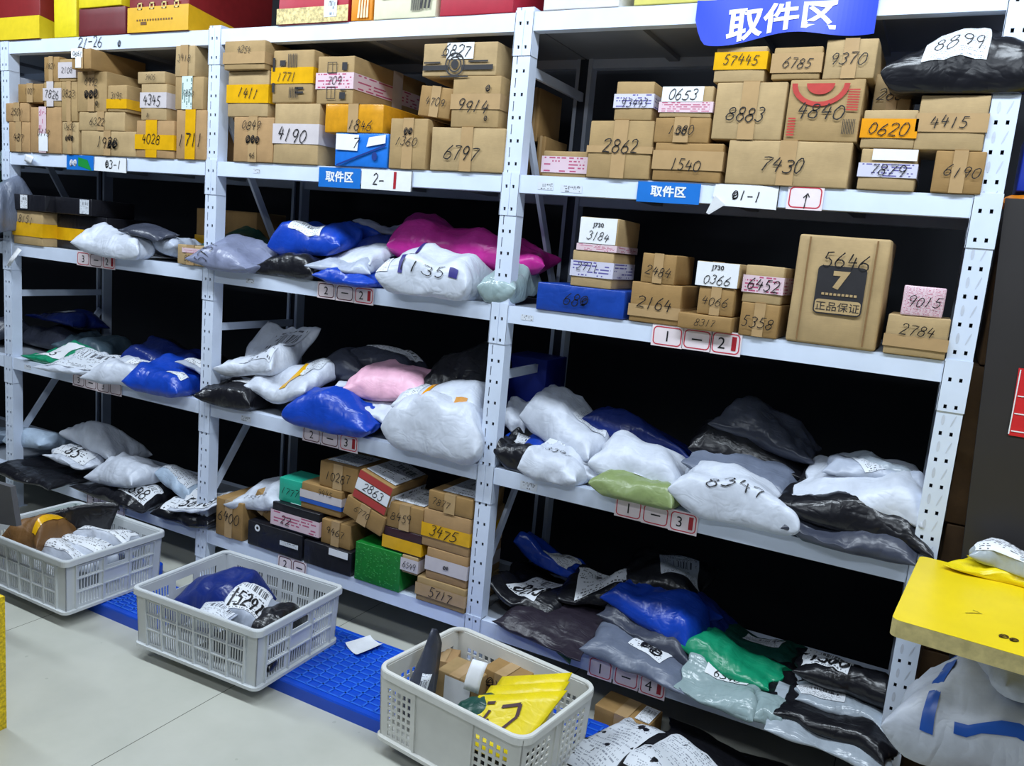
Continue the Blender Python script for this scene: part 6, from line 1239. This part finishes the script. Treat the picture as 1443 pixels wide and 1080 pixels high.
o = mb.build('red_notice', [SIGNR, K_WHITE], bd, False); o['label'] = 'red notice with white characters'
for k, (x0, z0, w_, h_, c_) in enumerate(((1.55, 0, .3, .52, 2), (1.552, .525, .3, .42, 2), (1.545, .95, .3, .5, 2), (1.56, 1.455, .3, .465, 2))):
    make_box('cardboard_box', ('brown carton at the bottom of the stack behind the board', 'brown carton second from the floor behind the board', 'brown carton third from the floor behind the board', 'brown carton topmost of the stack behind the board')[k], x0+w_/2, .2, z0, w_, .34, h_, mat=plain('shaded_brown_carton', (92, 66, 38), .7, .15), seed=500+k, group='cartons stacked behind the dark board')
make_box('storage_box', 'blue box on the carton stack at right picture edge', 1.668, .115, 1.965, .2, .16, .15, mat=plain('blue_storage_plastic', (40, 66, 190), .4, .08), seed=510, seam=False)
field('st', 1.921, False)
make_bag('mailing_bag', 'flat orange pouch under the blue box at right picture edge', 'st', 1.62, .19, .17, .18, .04, 'H', 0, seed=63, group='things on the carton stack')
# woven sack under the counter on a carton
make_box('cardboard_box', 'brown carton under the white woven sack below counter', 1.86, -.50, 0, .46, .42, .44, mat=CB[2], seed=520, group='cartons under the counter')
field('sk', .442, False)
sk = make_bag('woven_sack', 'white woven sack with blue stripes under the yellow counter', 'sk', 1.77, -.27, .54, .36, .24, 'W', -6, cat='sack', seed=71, crumple=1.6, full=.5, patches=(('blue_stripe', (-.72, -.97, -.62, .95), MATS['blue_packing_tape']), ('blue_stripe', (-.45, -.93, .7, -.84), MATS['blue_packing_tape'])))
make_bag('woven_sack', 'loose white sack folded on top of the striped sack', 'sk', 1.84, -.24, .36, .28, .10, 'W', 14, cat='sack', seed=72, crumple=1.6)
# ------------------------------------------------------------------ left picture edge
YS = plain('yellow_speckled_board', (226, 188, 14), .6, .45, 120)
mb = MB(); mb.box(-1.45, -1.6, 0, -1.035, -1.2, .455); o = mb.build('display_plinth', YS); tag(o, 'yellow speckled plinth at the lower left picture edge', 'plinth')
# ------------------------------------------------------------------ small scraps
gl = sheet('torn_scrap', [(.37, -.012, .215), (.43, -.012, .200), (.435, -.012, .232), (.365, -.012, .236)], 6, 3, .002, plain('green_scrap', (30, 96, 30), .5, .2), 'small torn green scrap stuck on the lowest right beam', 'scrap', lambda s, t: (0, -.008*s*s, -.01*s))
tp = sheet('torn_tape', [(-2.985, -.012, 1.345), (-2.955, -.012, 1.345), (-2.84, -.02, 1.44), (-2.875, -.02, 1.45)], 3, 8, .002, K_WHITE, 'loose strip of white tape hanging from the second shelf of the left bay', 'tape', lambda s, t: (.03*math.sin(t*PI), -.03*math.sin(t*PI), -.01*math.sin(t*PI)))
tp = sheet('torn_tape', [(-2.83, -.008, 1.895), (-2.75, -.008, 1.878), (-2.72, -.008, 1.915), (-2.82, -.008, 1.93)], 6, 3, .002, K_WHITE, 'torn white sticker on the upper beam of the left bay', 'tape', lambda s, t: (0, -.02*s*s, 0))

# ------------------------------------------------------------------ seat and sheet cut by the left picture edge
GREYP = plain('dark_grey_plastic', (84, 84, 88), .5, .06)
ch = empty('grey_chair', (-1.80, -1.05, 0), 0); tag(ch, 'dark grey chair whose backrest corner enters at left picture edge', 'chair')
mb = MB(); P = [(-.18, .15, .43), (.335, .15, .50), (.30, .15, .645), (-.18, .15, .63)]; Q = [(x, y+.02, z) for x, y, z in P]
mb.quad(*P); mb.quad(*Q[::-1])
for k in range(4): mb.quad(P[k], Q[k], Q[(k+1) % 4], P[(k+1) % 4])
mb.build('backrest', GREYP, ch)
mb = MB(); mb.box(-.2, -.28, .36, .14, .12, .385); mb.build('seat', GREYP, ch)
for lx in (-.18, .10):
    for ly in (-.26, .10):
        mb = MB(); mb.box(lx-.011, ly-.011, 0, lx+.011, ly+.011, .36); mb.build('leg', GREYP, ch)
mb = MB(); mb.box(-.17, .12, .385, -.15, .15, .5); mb.box(.06, .12, .385, .08, .15, .5); mb.build('back_support', GREYP, ch)
sheet('green_sheet', [(-3.35, -.012, 1.66), (-3.036, -.012, 1.66), (-3.036, -.012, 2.26), (-3.35, -.012, 2.26)], 4, 4, .003, plain('green_board', (20, 120, 60), .5, .1), 'green sheet fixed beside the leftmost upright at picture edge', 'sheet')
